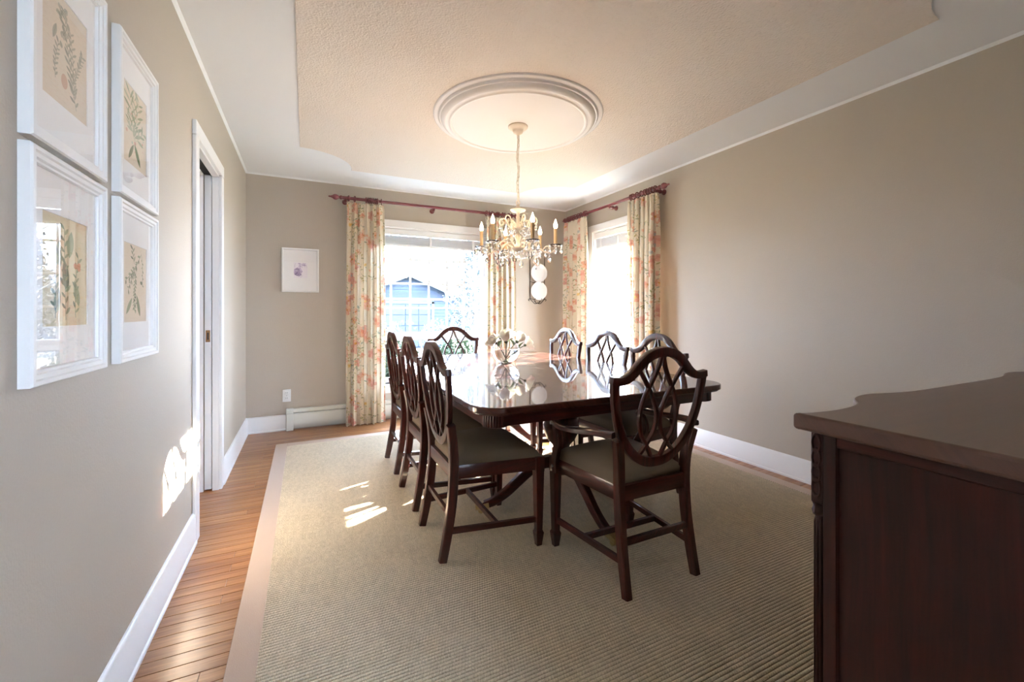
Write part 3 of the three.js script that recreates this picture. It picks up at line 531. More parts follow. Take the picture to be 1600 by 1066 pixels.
// ------------------------------------------------------------------ sideboard
{
  const s = thing('sideboard', 'dark mahogany sideboard with a serpentine top in the right foreground', 'sideboard', [0, 0, 0]);
  const m = M.sideboard, xl = 1.3115, xr = 2.7685, cx = 2.04, zb = 4.70, yt = 0.95;
  const front = (ins) => { const L = [[xl + ins, 4.172], [1.34, 4.182], [1.40, 4.190], [1.47, 4.186], [1.52, 4.172], [1.555, 4.150], [1.60, 4.134], [1.65, 4.131], [1.70, 4.143], [1.78, 4.157], [1.9, 4.160], [2.04, 4.160]].map(([x, z]) => [x, z + ins]); return [...L, ...L.slice(0, -1).reverse().map(([x, z]) => [2 * cx - x, z])]; };
  const shapeOf = (ins) => { const sh = new THREE.Shape(), pts = front(ins); sh.moveTo(xl + ins, zb); sh.lineTo(...pts[0]); const c = new THREE.SplineCurve(pts.map(([x, z]) => new THREE.Vector2(x, z))); for (const p of c.getPoints(90)) sh.lineTo(p.x, p.y); sh.lineTo(xr - ins, zb); return sh; };
  mesh('top', grain(extrude(shapeOf(0), 0.030, 0.006, 3).rotateX(PI / 2).translate(0, yt, 0), 'x'), P({ color: 0xffffff, map: woodTex([0.24, 0.135, 0.09], [0.36, 0.215, 0.145], 0.6, 8, 51), roughness: 0.45, clearcoat: 0.6, clearcoatRoughness: 0.3 }), s);  // top wood coloured lighter, standing in for light reflected off the wall
  mesh('carcass', grain(extrude(shapeOf(0.045), 0.795, 0.002, 1).rotateX(PI / 2).translate(0, yt - 0.03, 0), 'y'), m, s);
  const ex = xl + 0.029;   // end panels: stiles, rails and a sunk board
  for (const q of [1, -1]) {
    const X = (a, b) => q > 0 ? [ex + a, ex + b] : [2 * cx - ex - b, 2 * cx - ex - a];
    const e = new THREE.Group(); e.name = 'end_panel'; s.add(e);
    mesh('stile', grain(rbox(...X(0, 0.018), 0.12, yt - 0.03, 4.205, 4.228, 0.003), 'y'), m, e);
    mesh('stile', grain(rbox(...X(0, 0.018), 0.12, yt - 0.03, 4.655, 4.70, 0.003), 'y'), m, e);
    mesh('rail', grain(rbox(...X(0.001, 0.018), yt - 0.055, yt - 0.031, 4.226, 4.657, 0.003), 'z'), m, e);
    mesh('rail', grain(rbox(...X(0.001, 0.018), 0.12, 0.17, 4.226, 4.657, 0.003), 'z'), m, e);
    mesh('board', grain(rbox(...X(0.007, 0.018), 0.168, yt - 0.053, 4.224, 4.658, 0.001), 'y'), m, e);
    // corner post: carved guilloche over a fluted shaft
    const post = new THREE.Group(); post.name = 'corner_post'; const px = q > 0 ? xl + 0.050 : xr - 0.050, pz = 4.1955; post.position.set(px, 0, pz); s.add(post);
    mesh('block', grain(rbox(-0.021, 0.021, 0.785, yt - 0.03, -0.0105, 0.0105, 0.003), 'y'), m, post);
    for (const [rx, fz] of [[-0.0215 * q, 0], [0, -0.011]]) for (let k = 0; k < 4; k++) {
      const g = new THREE.TorusGeometry(0.0125, 0.0032, 8, 20).scale(rx ? 0.55 : 0.85, 1.25, 1); if (rx) g.rotateY(PI / 2);
      mesh('carving', g.translate(rx, 0.815 + k * 0.027, fz), m, post);
    }
    mesh('collar', grain(lathe([[0, 0.765], [0.026, 0.765], [0.028, 0.772], [0.024, 0.779], [0.027, 0.786], [0, 0.788]], 24).scale(0.95, 1, 0.5), 'y'), m, post);
    const flutes = [lathe([[0, 0.12], [0.019, 0.12], [0.021, 0.2], [0.021, 0.765], [0, 0.765]], 24)];
    for (let k = 0; k < 12; k++) flutes.push(lathe([[0, 0.14], [0.0042, 0.15], [0.0042, 0.75], [0, 0.76]], 8).translate(0.0205 * Math.cos(k * PI / 6), 0, 0.0205 * Math.sin(k * PI / 6)));
    mesh('reeded_shaft', grain(join(flutes).scale(0.9, 1, 0.48), 'y'), m, post);
    mesh('foot', grain(lathe([[0, 0], [0.013, 0], [0.014, 0.03], [0.020, 0.055], [0.016, 0.065], [0.023, 0.08], [0.023, 0.122], [0, 0.122]], 24), 'y'), m, post);
    mesh('rear_foot', grain(rbox(px - 0.02, px + 0.02, 0, 0.125, 4.655, 4.695, 0.003), 'y'), m, s);
  }
  // front: three drawers over three doors (face away from the camera)
  for (let k = 0; k < 3; k++) {
    const a = [1.40, 1.80, 2.28][k], b = [1.79, 2.27, 2.68][k], z = k === 1 ? 4.196 : 4.20;
    const dr = mesh('drawer', grain(rbox(a, b, 0.74, 0.90, z - 0.004, z + 0.03, 0.003), 'x'), m, s), dd = mesh('cupboard_door', grain(rbox(a, b, 0.15, 0.73, z - 0.004, z + 0.03, 0.003), 'y'), m, s);
    for (const x of [a + (b - a) * 0.25, a + (b - a) * 0.75]) mesh('knob', new THREE.SphereGeometry(0.012, 14, 10).translate(x, 0.82, z - 0.014), M.brass, dr);
    mesh('knob', new THREE.SphereGeometry(0.010, 14, 10).translate(b - 0.04, 0.46, z - 0.012), M.brass, dd);
  }
}

// ------------------------------------------------------------------ framed botanical prints on the left wall
function botanical(kind) {
  return canvasTex(320, 512, (c, w, h) => {
    seed = 900 + kind * 37;
    c.fillStyle = ['#d9cbb8', '#dccdb8', '#d3c3a2', '#dfcfba'][kind]; c.fillRect(0, 0, w, h);
    for (let i = 0; i < 900; i++) { c.fillStyle = `rgba(${150 + rr(0, 60)},${120 + rr(0, 50)},${80 + rr(0, 40)},0.06)`; c.fillRect(rr(0, w), rr(0, h), rr(2, 26), rr(1, 6)); }
    const col = [['#a39f8d', '#aca793', '#949180', '#b6ae9b'], ['#8b9670', '#a2a883', '#b3b498', '#939d77'], ['#7a8268', '#929878', '#6c7562', '#9c9a78'], ['#848b6c', '#9a9f80', '#6f755e', '#aaa98c']][kind];
    const leaf = (x, y, L, a, wd, q) => { c.save(); c.translate(x, y); c.rotate(a); c.fillStyle = q; c.beginPath(); c.moveTo(0, 0); c.bezierCurveTo(L * 0.3, -L * wd, L * 0.75, -L * wd, L, 0); c.bezierCurveTo(L * 0.75, L * wd, L * 0.3, L * wd, 0, 0); c.fill(); c.strokeStyle = 'rgba(40,45,30,0.35)'; c.lineWidth = 1.2; c.beginPath(); c.moveTo(0, 0); c.lineTo(L, 0); c.stroke(); c.restore(); };
    const sprig = (x, y, x2, y2, n, L, wd) => { c.strokeStyle = col[2]; c.lineWidth = 3; c.beginPath(); c.moveTo(x, y); const mx = (x + x2) / 2 + rr(-24, 24), my = (y + y2) / 2; c.quadraticCurveTo(mx, my, x2, y2); c.stroke(); for (let i = 1; i <= n; i++) { const t = i / n, px = (1 - t) * (1 - t) * x + 2 * t * (1 - t) * mx + t * t * x2, py = (1 - t) * (1 - t) * y + 2 * t * (1 - t) * my + t * t * y2, a = Math.atan2(y2 - y, x2 - x); leaf(px, py, L * rr(0.7, 1.15), a + (i % 2 ? 1 : -1) * rr(0.5, 1.0), wd, col[i % 4]); } };
    if (kind === 0) { sprig(235, 470, 150, 60, 26, 40, 0.24); sprig(205, 360, 280, 170, 18, 30, 0.26); sprig(90, 400, 110, 230, 14, 28, 0.26); sprig(215, 420, 190, 120, 20, 34, 0.22); leaf(75, 230, 80, -1.3, 0.2, col[0]); for (let i = 0; i < 16; i++) leaf(rr(120, 190), rr(40, 230), 30, rr(0, 6), 0.45, col[i % 4]); c.fillStyle = '#c9a48c'; c.beginPath(); c.ellipse(150, 380, 22, 34, 0, 0, 7); c.fill(); }
    if (kind === 1) { sprig(150, 330, 90, 60, 12, 92, 0.13); sprig(160, 330, 210, 50, 12, 96, 0.13); sprig(155, 340, 150, 70, 9, 80, 0.12); sprig(150, 330, 60, 210, 5, 70, 0.17); sprig(165, 330, 270, 230, 5, 80, 0.17); leaf(150, 350, 150, 1.0, 0.17, '#4f6a2a'); leaf(140, 360, 130, 2.1, 0.16, '#7a7d55'); for (let i = 0; i < 12; i++) { c.fillStyle = ['#c78f7c', '#d2a58c', '#a9b6a6'][i % 3]; c.beginPath(); c.arc(rr(40, 280), rr(60, 420), rr(5, 12), 0, 7); c.fill(); } }
    if (kind === 2) { leaf(110, 120, 120, 1.5, 0.22, col[0]); leaf(200, 60, 130, 1.7, 0.24, col[1]); leaf(150, 200, 150, 1.45, 0.2, col[2]); leaf(60, 110, 140, 1.3, 0.2, col[3]); leaf(220, 290, 130, 1.3, 0.2, col[1]); leaf(110, 330, 120, 1.7, 0.24, col[0]); sprig(160, 480, 150, 60, 16, 46, 0.26); sprig(90, 470, 70, 160, 12, 40, 0.24); sprig(230, 470, 250, 180, 12, 40, 0.24); c.fillStyle = '#c98a6a'; for (let i = 0; i < 5; i++) { c.beginPath(); c.arc(240 + rr(-16, 16), 230 + rr(-16, 16), 13, 0, 7); c.fill(); } }
    if (kind === 3) { sprig(250, 50, 110, 200, 7, 36, 0.3); sprig(150, 130, 130, 40, 6, 40, 0.22); sprig(140, 170, 40, 240, 6, 34, 0.26); sprig(170, 180, 150, 420, 22, 30, 0.26); sprig(200, 110, 70, 300, 12, 30, 0.24); sprig(250, 60, 260, 260, 8, 26, 0.26); leaf(180, 330, 150, 1.25, 0.16, col[0]); leaf(120, 350, 130, 2.2, 0.17, col[1]); leaf(230, 240, 34, 0.4, 0.45, col[2]); for (let i = 0; i < 20; i++) { c.fillStyle = i % 3 ? '#a9ad8c' : '#3f4238'; c.beginPath(); c.arc(160 + rr(-18, 18), 330 + i * 6, rr(4, 9), 0, 7); c.fill(); } }
  });
}
const frameProfile = [[0, 0], [0, 0.018], [0.003, 0.022], [0.011, 0.022], [0.014, 0.018], [0.023, 0.018], [0.026, 0.013], [0.031, 0.013], [0.033, 0.008], [0.033, 0]];  // [inward, out]
function railMitred(len, prof) {      // bottom rail along x from -len/2..len/2, inward = +y, out = +z, mitred ends
  const pos = [], idx = [], n = prof.length;
  for (const s of [-1, 1]) for (const [a, o] of prof) pos.push(s * (len / 2 - a), a, o);
  for (let k = 0; k < n; k++) { const k2 = (k + 1) % n; idx.push(k, n + k, k2, k2, n + k, n + k2); }
  const tri = THREE.ShapeUtils.triangulateShape(prof.map(([a, b]) => new THREE.Vector2(a, b)), []);
  for (const [a, b, c] of tri) idx.push(a, b, c, n + a, n + c, n + b);
  const g = new THREE.BufferGeometry(); g.setAttribute('position', new THREE.Float32BufferAttribute(pos, 3)); g.setIndex(idx); return toCreasedNormals(g, R(30));
}
function picture(name, label, w, h, prof, printW, printH, printMat, pos, turn, group, plateMark) {
  const f = thing(name, label, 'picture', pos, turn, group), inn = prof[prof.length - 1][0];
  for (const [len, off, a] of [[w, h / 2, 0], [w, h / 2, PI], [h, w / 2, PI / 2], [h, w / 2, -PI / 2]]) { const r = mesh('frame_rail', railMitred(len, prof).translate(0, -off, 0), M.frameWhite, f); r.rotation.z = a; }
  const iw = w - 2 * inn, ih = h - 2 * inn;
  // mat with a window cut for the print
  const sh = new THREE.Shape(); sh.moveTo(-iw / 2 - 0.002, -ih / 2 - 0.002); sh.lineTo(iw / 2 + 0.002, -ih / 2 - 0.002); sh.lineTo(iw / 2 + 0.002, ih / 2 + 0.002); sh.lineTo(-iw / 2 - 0.002, ih / 2 + 0.002);
  const ho = new THREE.Path(); ho.moveTo(-printW / 2, -printH / 2); ho.lineTo(-printW / 2, printH / 2); ho.lineTo(printW / 2, printH / 2); ho.lineTo(printW / 2, -printH / 2); sh.holes.push(ho);
  mesh('mat_board', extrude(sh, 0.0022, 0).translate(0, 0, 0.004), M.mat, f);
  mesh('print', new THREE.BoxGeometry(printW + 0.006, printH + 0.006, 0.001).translate(0, 0, 0.0034), printMat, f);
  mesh('backing', box(-w / 2 + 0.006, w / 2 - 0.006, -h / 2 + 0.006, h / 2 - 0.006, 0.0005, 0.0028), M.mat, f);
  mesh('glazing', new THREE.PlaneGeometry(iw + 0.004, ih + 0.004).translate(0, 0, 0.0085), M.glass, f);
  return f;
}
{
  const g = 'botanical prints in a block of four', pm = (k) => S({ map: botanical(k), roughness: 0.9 });
  const w = 0.352, h = 0.482, zl = 3.328, zr = 2.884, yb = 1.227, yt = 1.722, pw = 0.205, ph = 0.246;
  picture('botanical_print', 'white framed faded grey botanical print, upper left of the block of four', w, h, frameProfile, pw, ph, pm(0), [0.0006, yt, zl], PI / 2, g);
  picture('botanical_print', 'white framed botanical print with one dark green leaf, upper right of the block of four', w, h, frameProfile, pw, ph, pm(1), [0.0006, yt, zr], PI / 2, g);
  picture('botanical_print', 'white framed botanical print mirroring the window, lower left of the block of four', w, h, frameProfile, pw, ph, pm(2), [0.0006, yb, zl], PI / 2, g);
  picture('botanical_print', 'white framed botanical print with drooping leaves, lower right of the block of four', w, h, frameProfile, pw, ph, pm(3), [0.0006, yb, zr], PI / 2, g);
  const violet = S({ roughness: 0.9, map: canvasTex(256, 320, (c, W2, H2) => {
    seed = 4242; c.fillStyle = '#e9e4ea'; c.fillRect(0, 0, W2, H2);
    for (let i = 0; i < 120; i++) { const a = rr(0, 6.3), d = Math.pow(rnd(), 0.6) * 80; c.save(); c.translate(85 + Math.cos(a) * d * 0.8, 190 + Math.sin(a) * d); c.rotate(rr(0, 6)); c.fillStyle = ['rgba(120,100,150,0.35)', 'rgba(90,72,120,0.4)', 'rgba(170,150,190,0.4)', 'rgba(205,195,215,0.5)'][i % 4]; c.beginPath(); c.ellipse(0, 0, rr(10, 30), rr(5, 14), 0, 0, 7); c.fill(); c.restore(); }
    for (let i = 0; i < 40; i++) { c.save(); c.translate(rr(90, 240), rr(10, 90)); c.rotate(rr(0, 6)); c.fillStyle = ['rgba(140,120,165,0.35)', 'rgba(190,178,200,0.5)'][i % 2]; c.beginPath(); c.ellipse(0, 0, rr(8, 24), rr(4, 10), 0, 0, 7); c.fill(); c.restore(); }
    c.strokeStyle = 'rgba(110,110,110,0.5)'; c.lineWidth = 4; c.beginPath(); c.moveTo(40, 20); c.quadraticCurveTo(20, 60, 30, 110); c.moveTo(120, 300); c.quadraticCurveTo(150, 280, 165, 255); c.stroke();
  }) });
  const p = picture('flower_picture', 'square white framed picture of violet flowers on the back wall', 0.325, 0.425, [[0, 0], [0, 0.030], [0.003, 0.033], [0.015, 0.033], [0.017, 0.030], [0.017, 0.008], [0.017, 0]], 0.122, 0.150, violet, [0.457, 1.541, 0.0006], 0);
  p.userData.label = 'white box framed picture of violet flowers beside the back curtain';
}

// ------------------------------------------------------------------ outlet, baseboard heater, plate rack
{
  const o = thing('wall_outlet', 'white double outlet on the back wall above the heater end', 'outlet', [0.337, 0.332, 0]);
  mesh('cover_plate', rbox(-0.036, 0.036, -0.06, 0.06, 0.0004, 0.006, 0.004), M.plastic, o);
  for (const y of [-0.026, 0.026]) { const s = mesh('socket', rbox(-0.017, 0.017, y - 0.016, y + 0.016, 0.004, 0.0085, 0.004), M.plastic, o); for (const x of [-0.006, 0.006]) mesh('slot', box(x - 0.0012, x + 0.0012, y - 0.003, y + 0.007, 0.0082, 0.0088), M.dark, s); }
  mesh('screw', new THREE.CylinderGeometry(0.003, 0.003, 0.001, 10).rotateX(PI / 2).translate(0, 0, 0.0063), M.bolt, o);
}
{
  const h = thing('baseboard_heater', 'long cream metal baseboard heater below the wide back window', 'heater', [0, 0, 0]);
  const x0 = 0.334, x1 = 2.72, zf = 0.066;
  mesh('back_plate', box(x0, x1, 0.01, 0.205, 0.0008, 0.006), M.heater, h);
  mesh('front_cover', [rbox(x0 + 0.06, x1 - 0.06, 0.052, 0.158, zf - 0.006, zf, 0.003), moulding([[0, 0], [0.004, 0], [0.004, 0.012], [0, 0.012]], V(x0 + 0.06, 0.050, zf - 0.004), V(x1 - 0.06, 0.050, zf - 0.004), V(0, 1, 0), V(0, 0, 1))], M.heater, h);
  mesh('top_hood', [rbox(x0 + 0.06, x1 - 0.06, 0.198, 0.206, 0.004, 0.05, 0.003), rbox(x0 + 0.06, x1 - 0.06, 0.172, 0.206, 0.046, 0.056, 0.003)], M.heater, h);
  mesh('damper', rbox(x0 + 0.06, x1 - 0.06, 0.160, 0.166, 0.03, 0.062, 0.002), M.heater, h);
  mesh('fin_element', box(x0 + 0.08, x1 - 0.08, 0.07, 0.13, 0.012, 0.05), M.bolt, h);
  for (const [a, b] of [[x0, x0 + 0.062], [x1 - 0.062, x1]]) { const e = mesh('end_cap', rbox(a, b, 0.004, 0.21, 0.0008, zf + 0.004, 0.004), M.heater, h); mesh('seam', box(a + 0.004, b - 0.004, 0.166, 0.168, zf + 0.0035, zf + 0.0046), M.bolt, e); }
}
{
  const r = thing('plate_rack', 'black wire plate rack with scrolled foot on the back wall', 'plate rack', [3.092, 0, 0]);
  for (const s of [-1, 1]) {
    mesh('upright', tube([V(s * 0.103, 1.86, 0.008), V(s * 0.103, 1.6, 0.008), V(s * 0.103, 1.30, 0.008)], 0.0042, 10, 6), M.iron, r);
    const sc = [], hk = [], tp = []; for (let i = 0; i <= 16; i++) { const a = i / 16 * 4.4, q = 0.024 * (1 - i / 22); sc.push(V(s * (0.024 + q * Math.cos(a + 0.6) * -1 + 0.004), 1.262 + q * Math.sin(a - 1.2), 0.010)); hk.push(V(s * (0.112 + 0.017 * (1 - i / 26) * Math.cos(a - 2.4)), 1.283 + 0.017 * (1 - i / 26) * Math.sin(-a + 2.6), 0.010)); }
    for (let i = 0; i <= 14; i++) { const a = i / 14 * 4, q = 0.018 * (1 - i / 24); tp.push(V(s * (0.103 + 0.018 - q * Math.cos(a)), 1.86 + q * Math.sin(a), 0.009)); }
    mesh('foot_bar', tube([V(s * 0.103, 1.30, 0.009), V(s * 0.065, 1.262, 0.012), V(s * 0.035, 1.240, 0.012), V(0, 1.250, 0.010)], 0.004, 16, 6), M.iron, r);
    mesh('scroll', tube(sc, 0.0036, 24, 6), M.iron, r); mesh('scroll', tube(hk, 0.0036, 24, 6), M.iron, r); mesh('scroll', tube(tp, 0.0036, 20, 6), M.iron, r);
  }
  for (const y of [1.512, 1.305]) mesh('plate_hook', tube([V(-0.103, y, 0.008), V(-0.05, y - 0.012, 0.014), V(-0.045, y - 0.014, 0.034), V(-0.045, y, 0.037)], 0.003, 14, 6), M.iron, r), mesh('plate_hook', tube([V(0.103, y, 0.008), V(0.05, y - 0.012, 0.014), V(0.045, y - 0.014, 0.034), V(0.045, y, 0.037)], 0.003, 14, 6), M.iron, r);
  const plate = (label, y) => {
    const p = thing('china_plate', label, 'plate', [3.104, y, 0.014], 0, 'white plates on the wall rack');
    const g = lathe([[0, 0.002], [0.06, 0.002], [0.066, 0.0], [0.07, 0.003], [0.078, 0.010], [0.112, 0.018], [0.1135, 0.0195], [0.112, 0.021], [0.077, 0.0135], [0.066, 0.0075], [0, 0.007]], 72);
    const ps = g.attributes.position; for (let i = 0; i < ps.count; i++) { const x = ps.getX(i), z = ps.getZ(i), q = Math.hypot(x, z); if (q > 0.085) { const k = 1 + (q - 0.085) / 0.028 * 0.035 * Math.pow(Math.abs(Math.sin(Math.atan2(z, x) * 4)), 0.6) - 0.02; ps.setX(i, x * k); ps.setZ(i, z * k); } } g.computeVertexNormals();
    mesh('dish', g.rotateX(PI / 2), M.china, p); return p;
  };
  const a = plate('scalloped white plate with a grey motif, upper of two on the rack', 1.622);
  const grey = S({ color: lin(0.32, 0.33, 0.36), roughness: 0.4 });
  mesh('motif', [0, 1, 2, 3, 4].map((k) => new THREE.SphereGeometry(0.007, 8, 6).scale(1, 0.6, 0.12).rotateZ(k * 1.256).translate(-0.04 + 0.008 * Math.cos(k * 1.256), 0.05 + 0.008 * Math.sin(k * 1.256), 0.0128)), grey, a);
  plate('scalloped plain white plate, lower of two on the rack', 1.398);
}

// ------------------------------------------------------------------ vase with magnolia flowers
{
  const vx = 1.862, vz = 1.73, y0 = RUG + 0.7425;
  const v = thing('glass_vase', 'round clear glass bowl vase with water on the dining table', 'vase', [vx, y0, vz]);
  const out = [], inn = [], rO = 0.104, th = 0.0032, cy = 0.0975;
  for (let i = 0; i <= 30; i++) { const a = -PI / 2 + 0.36 + (PI - 0.36 - 0.62) * i / 30; out.push([rO * Math.cos(a), cy + rO * Math.sin(a)]); inn.push([(rO - th) * Math.cos(a), cy + 0.002 + (rO - th) * Math.sin(a)]); }
  mesh('bowl', lathe([[0, 0], ...out, [out[30][0] + 0.003, out[30][1] + 0.004], ...inn.reverse(), [0, inn[30][1]]], 56), M.bowl, v);
  const wt = []; for (let i = 0; i <= 24; i++) { const a = -PI / 2 + 0.36 + (PI / 2 + 0.1 - 0.36) * i / 24; wt.push([(rO - th - 0.0006) * Math.cos(a), cy + 0.0022 + (rO - th - 0.0006) * Math.sin(a)]); }
  mesh('water', lathe([[0, wt[0][1]], ...wt, [0, wt[24][1]]], 48), M.water, v);
  // blossoms
  const petalGeo = (L, w, cup) => { const N = 8, K = 6, pos = [], idx = []; for (let i = 0; i <= N; i++) for (let k = -K; k <= K; k++) { const t = i / N, u = k / K, ww = w * Math.pow(Math.sin(PI * Math.min(1, 0.08 + t * 0.86)), 0.7); const a = cup * t; pos.push(u * ww, L * Math.sin(a) / cup * (1) + 0, L * (1 - Math.cos(a)) / cup - u * u * ww * 0.55); } const q = 2 * K + 1; for (let i = 0; i < N; i++) for (let k = 0; k < 2 * K; k++) { const a = i * q + k; idx.push(a, a + 1, a + q, a + 1, a + q + 1, a + q); } const g = new THREE.BufferGeometry(); g.setAttribute('position', new THREE.Float32BufferAttribute(pos, 3)); g.setIndex(idx); g.computeVertexNormals(); return g; };
  // a petal wrapped round the bloom's axis: narrow foot, full belly, tip closed (bud) or thrown outward (open)
  const petal3 = (Rm, Hh, open, wide) => { const N = 10, K = 8, pos = [], idx = [], q = K + 1; for (let i = 0; i <= N; i++) for (let k = 0; k <= K; k++) { const t = i / N, u = k / K * 2 - 1, th = u * wide * Math.pow(Math.sin(PI * (0.10 + 0.86 * t)), 0.65); const shut = Math.sin(PI * (0.07 + 0.80 * t)), rho = Rm * ((1 - open) * shut + open * (0.12 + 1.75 * t)) * (1 - 0.10 * u * u * open); const y = Hh * (t - open * 0.42 * t * t) + 0.004 * u * u; pos.push(Math.sin(th) * rho, y, Math.cos(th) * rho); } for (let i = 0; i < N; i++) for (let k = 0; k < K; k++) { const a = i * q + k; idx.push(a, a + 1, a + q, a + 1, a + q + 1, a + q); } const g = new THREE.BufferGeometry(); g.setAttribute('position', new THREE.Float32BufferAttribute(pos, 3)); g.setIndex(idx); g.computeVertexNormals(); return g; };
  const inner = petal3(0.026, 0.062, 0.05, 1.0);
  const blooms = [['leftmost white magnolia bloom spreading flat over the vase rim', V(-0.105, 0.205, 0.045), 1.0, -0.95, 1.0], ['large rounded white magnolia bud left of centre in the vase', V(-0.032, 0.215, 0.07), 0.1, -0.25, 1.35], ['white magnolia bloom at the back of the vase with a raised petal', V(0.03, 0.235, -0.03), 0.5, 0.3, 1.05], ['yellowish white magnolia bloom right of centre in the vase', V(0.075, 0.21, 0.04), 0.3, 0.55, 1.2], ['rightmost white magnolia bloom drooping over the vase rim', V(0.135, 0.18, 0.055), 1.0, 1.15, 1.0]];
  blooms.forEach(([label, p, open, tilt, sc], k) => {
    const b = thing('magnolia', label, 'flower', [vx + p.x, y0 + p.y - 0.045, vz + p.z], 0, 'magnolia stems in the bowl vase');
    const head = new THREE.Group(); head.name = 'blossom'; b.add(head); head.rotation.set(0.3, 0, -tilt); head.scale.setScalar(sc);
    const ring = (geo, n, ph, z) => { for (let i = 0; i < n; i++) { const m = mesh('petal', geo, M.petal, head); m.rotation.y = i * 2 * PI / n + ph; m.scale.setScalar(1 + 0.02 * ((i * 7) % 3) + z); } };
    ring(inner, 3, k, 0); ring(petal3(0.033, 0.066, 0.12 + open * 0.5, 0.82), 5, k + 0.5, 0);
    if (open > 0.4) ring(petal3(0.040, 0.058, 0.45 + open * 0.4, 0.75), 4, k + 1.1, 0.05);
    mesh('calyx', new THREE.SphereGeometry(0.011, 10, 8).scale(1, 1.3, 1), M.stem, head);
    const f = V(0, 0, 0), neck = V(-p.x * 0.72, -0.05 + (0.165 - p.y) * 0.5, -p.z * 0.72);
    const end = V(-p.x - p.x * 0.25, -p.y + 0.045 + 0.022, -p.z + (k - 2) * 0.012);
    mesh('stem', tube([f, neck, V((neck.x + end.x) / 2, (neck.y + end.y) / 2, (neck.z + end.z) / 2), end], 0.0034, 16, 6), M.stem, b);
    const lg = petalGeo(0.06, 0.015, 0.5);
    for (let i = 0; i < (k === 2 ? 2 : 1); i++) { const l = mesh('leaf', lg, M.leaf, b); l.rotation.order = 'YXZ'; l.rotation.y = k * 1.7 + i * 2.4; l.rotation.x = 0.5 + i * 0.3; l.position.set(neck.x * 0.45, neck.y * 0.4, neck.z * 0.45); }
  });
}

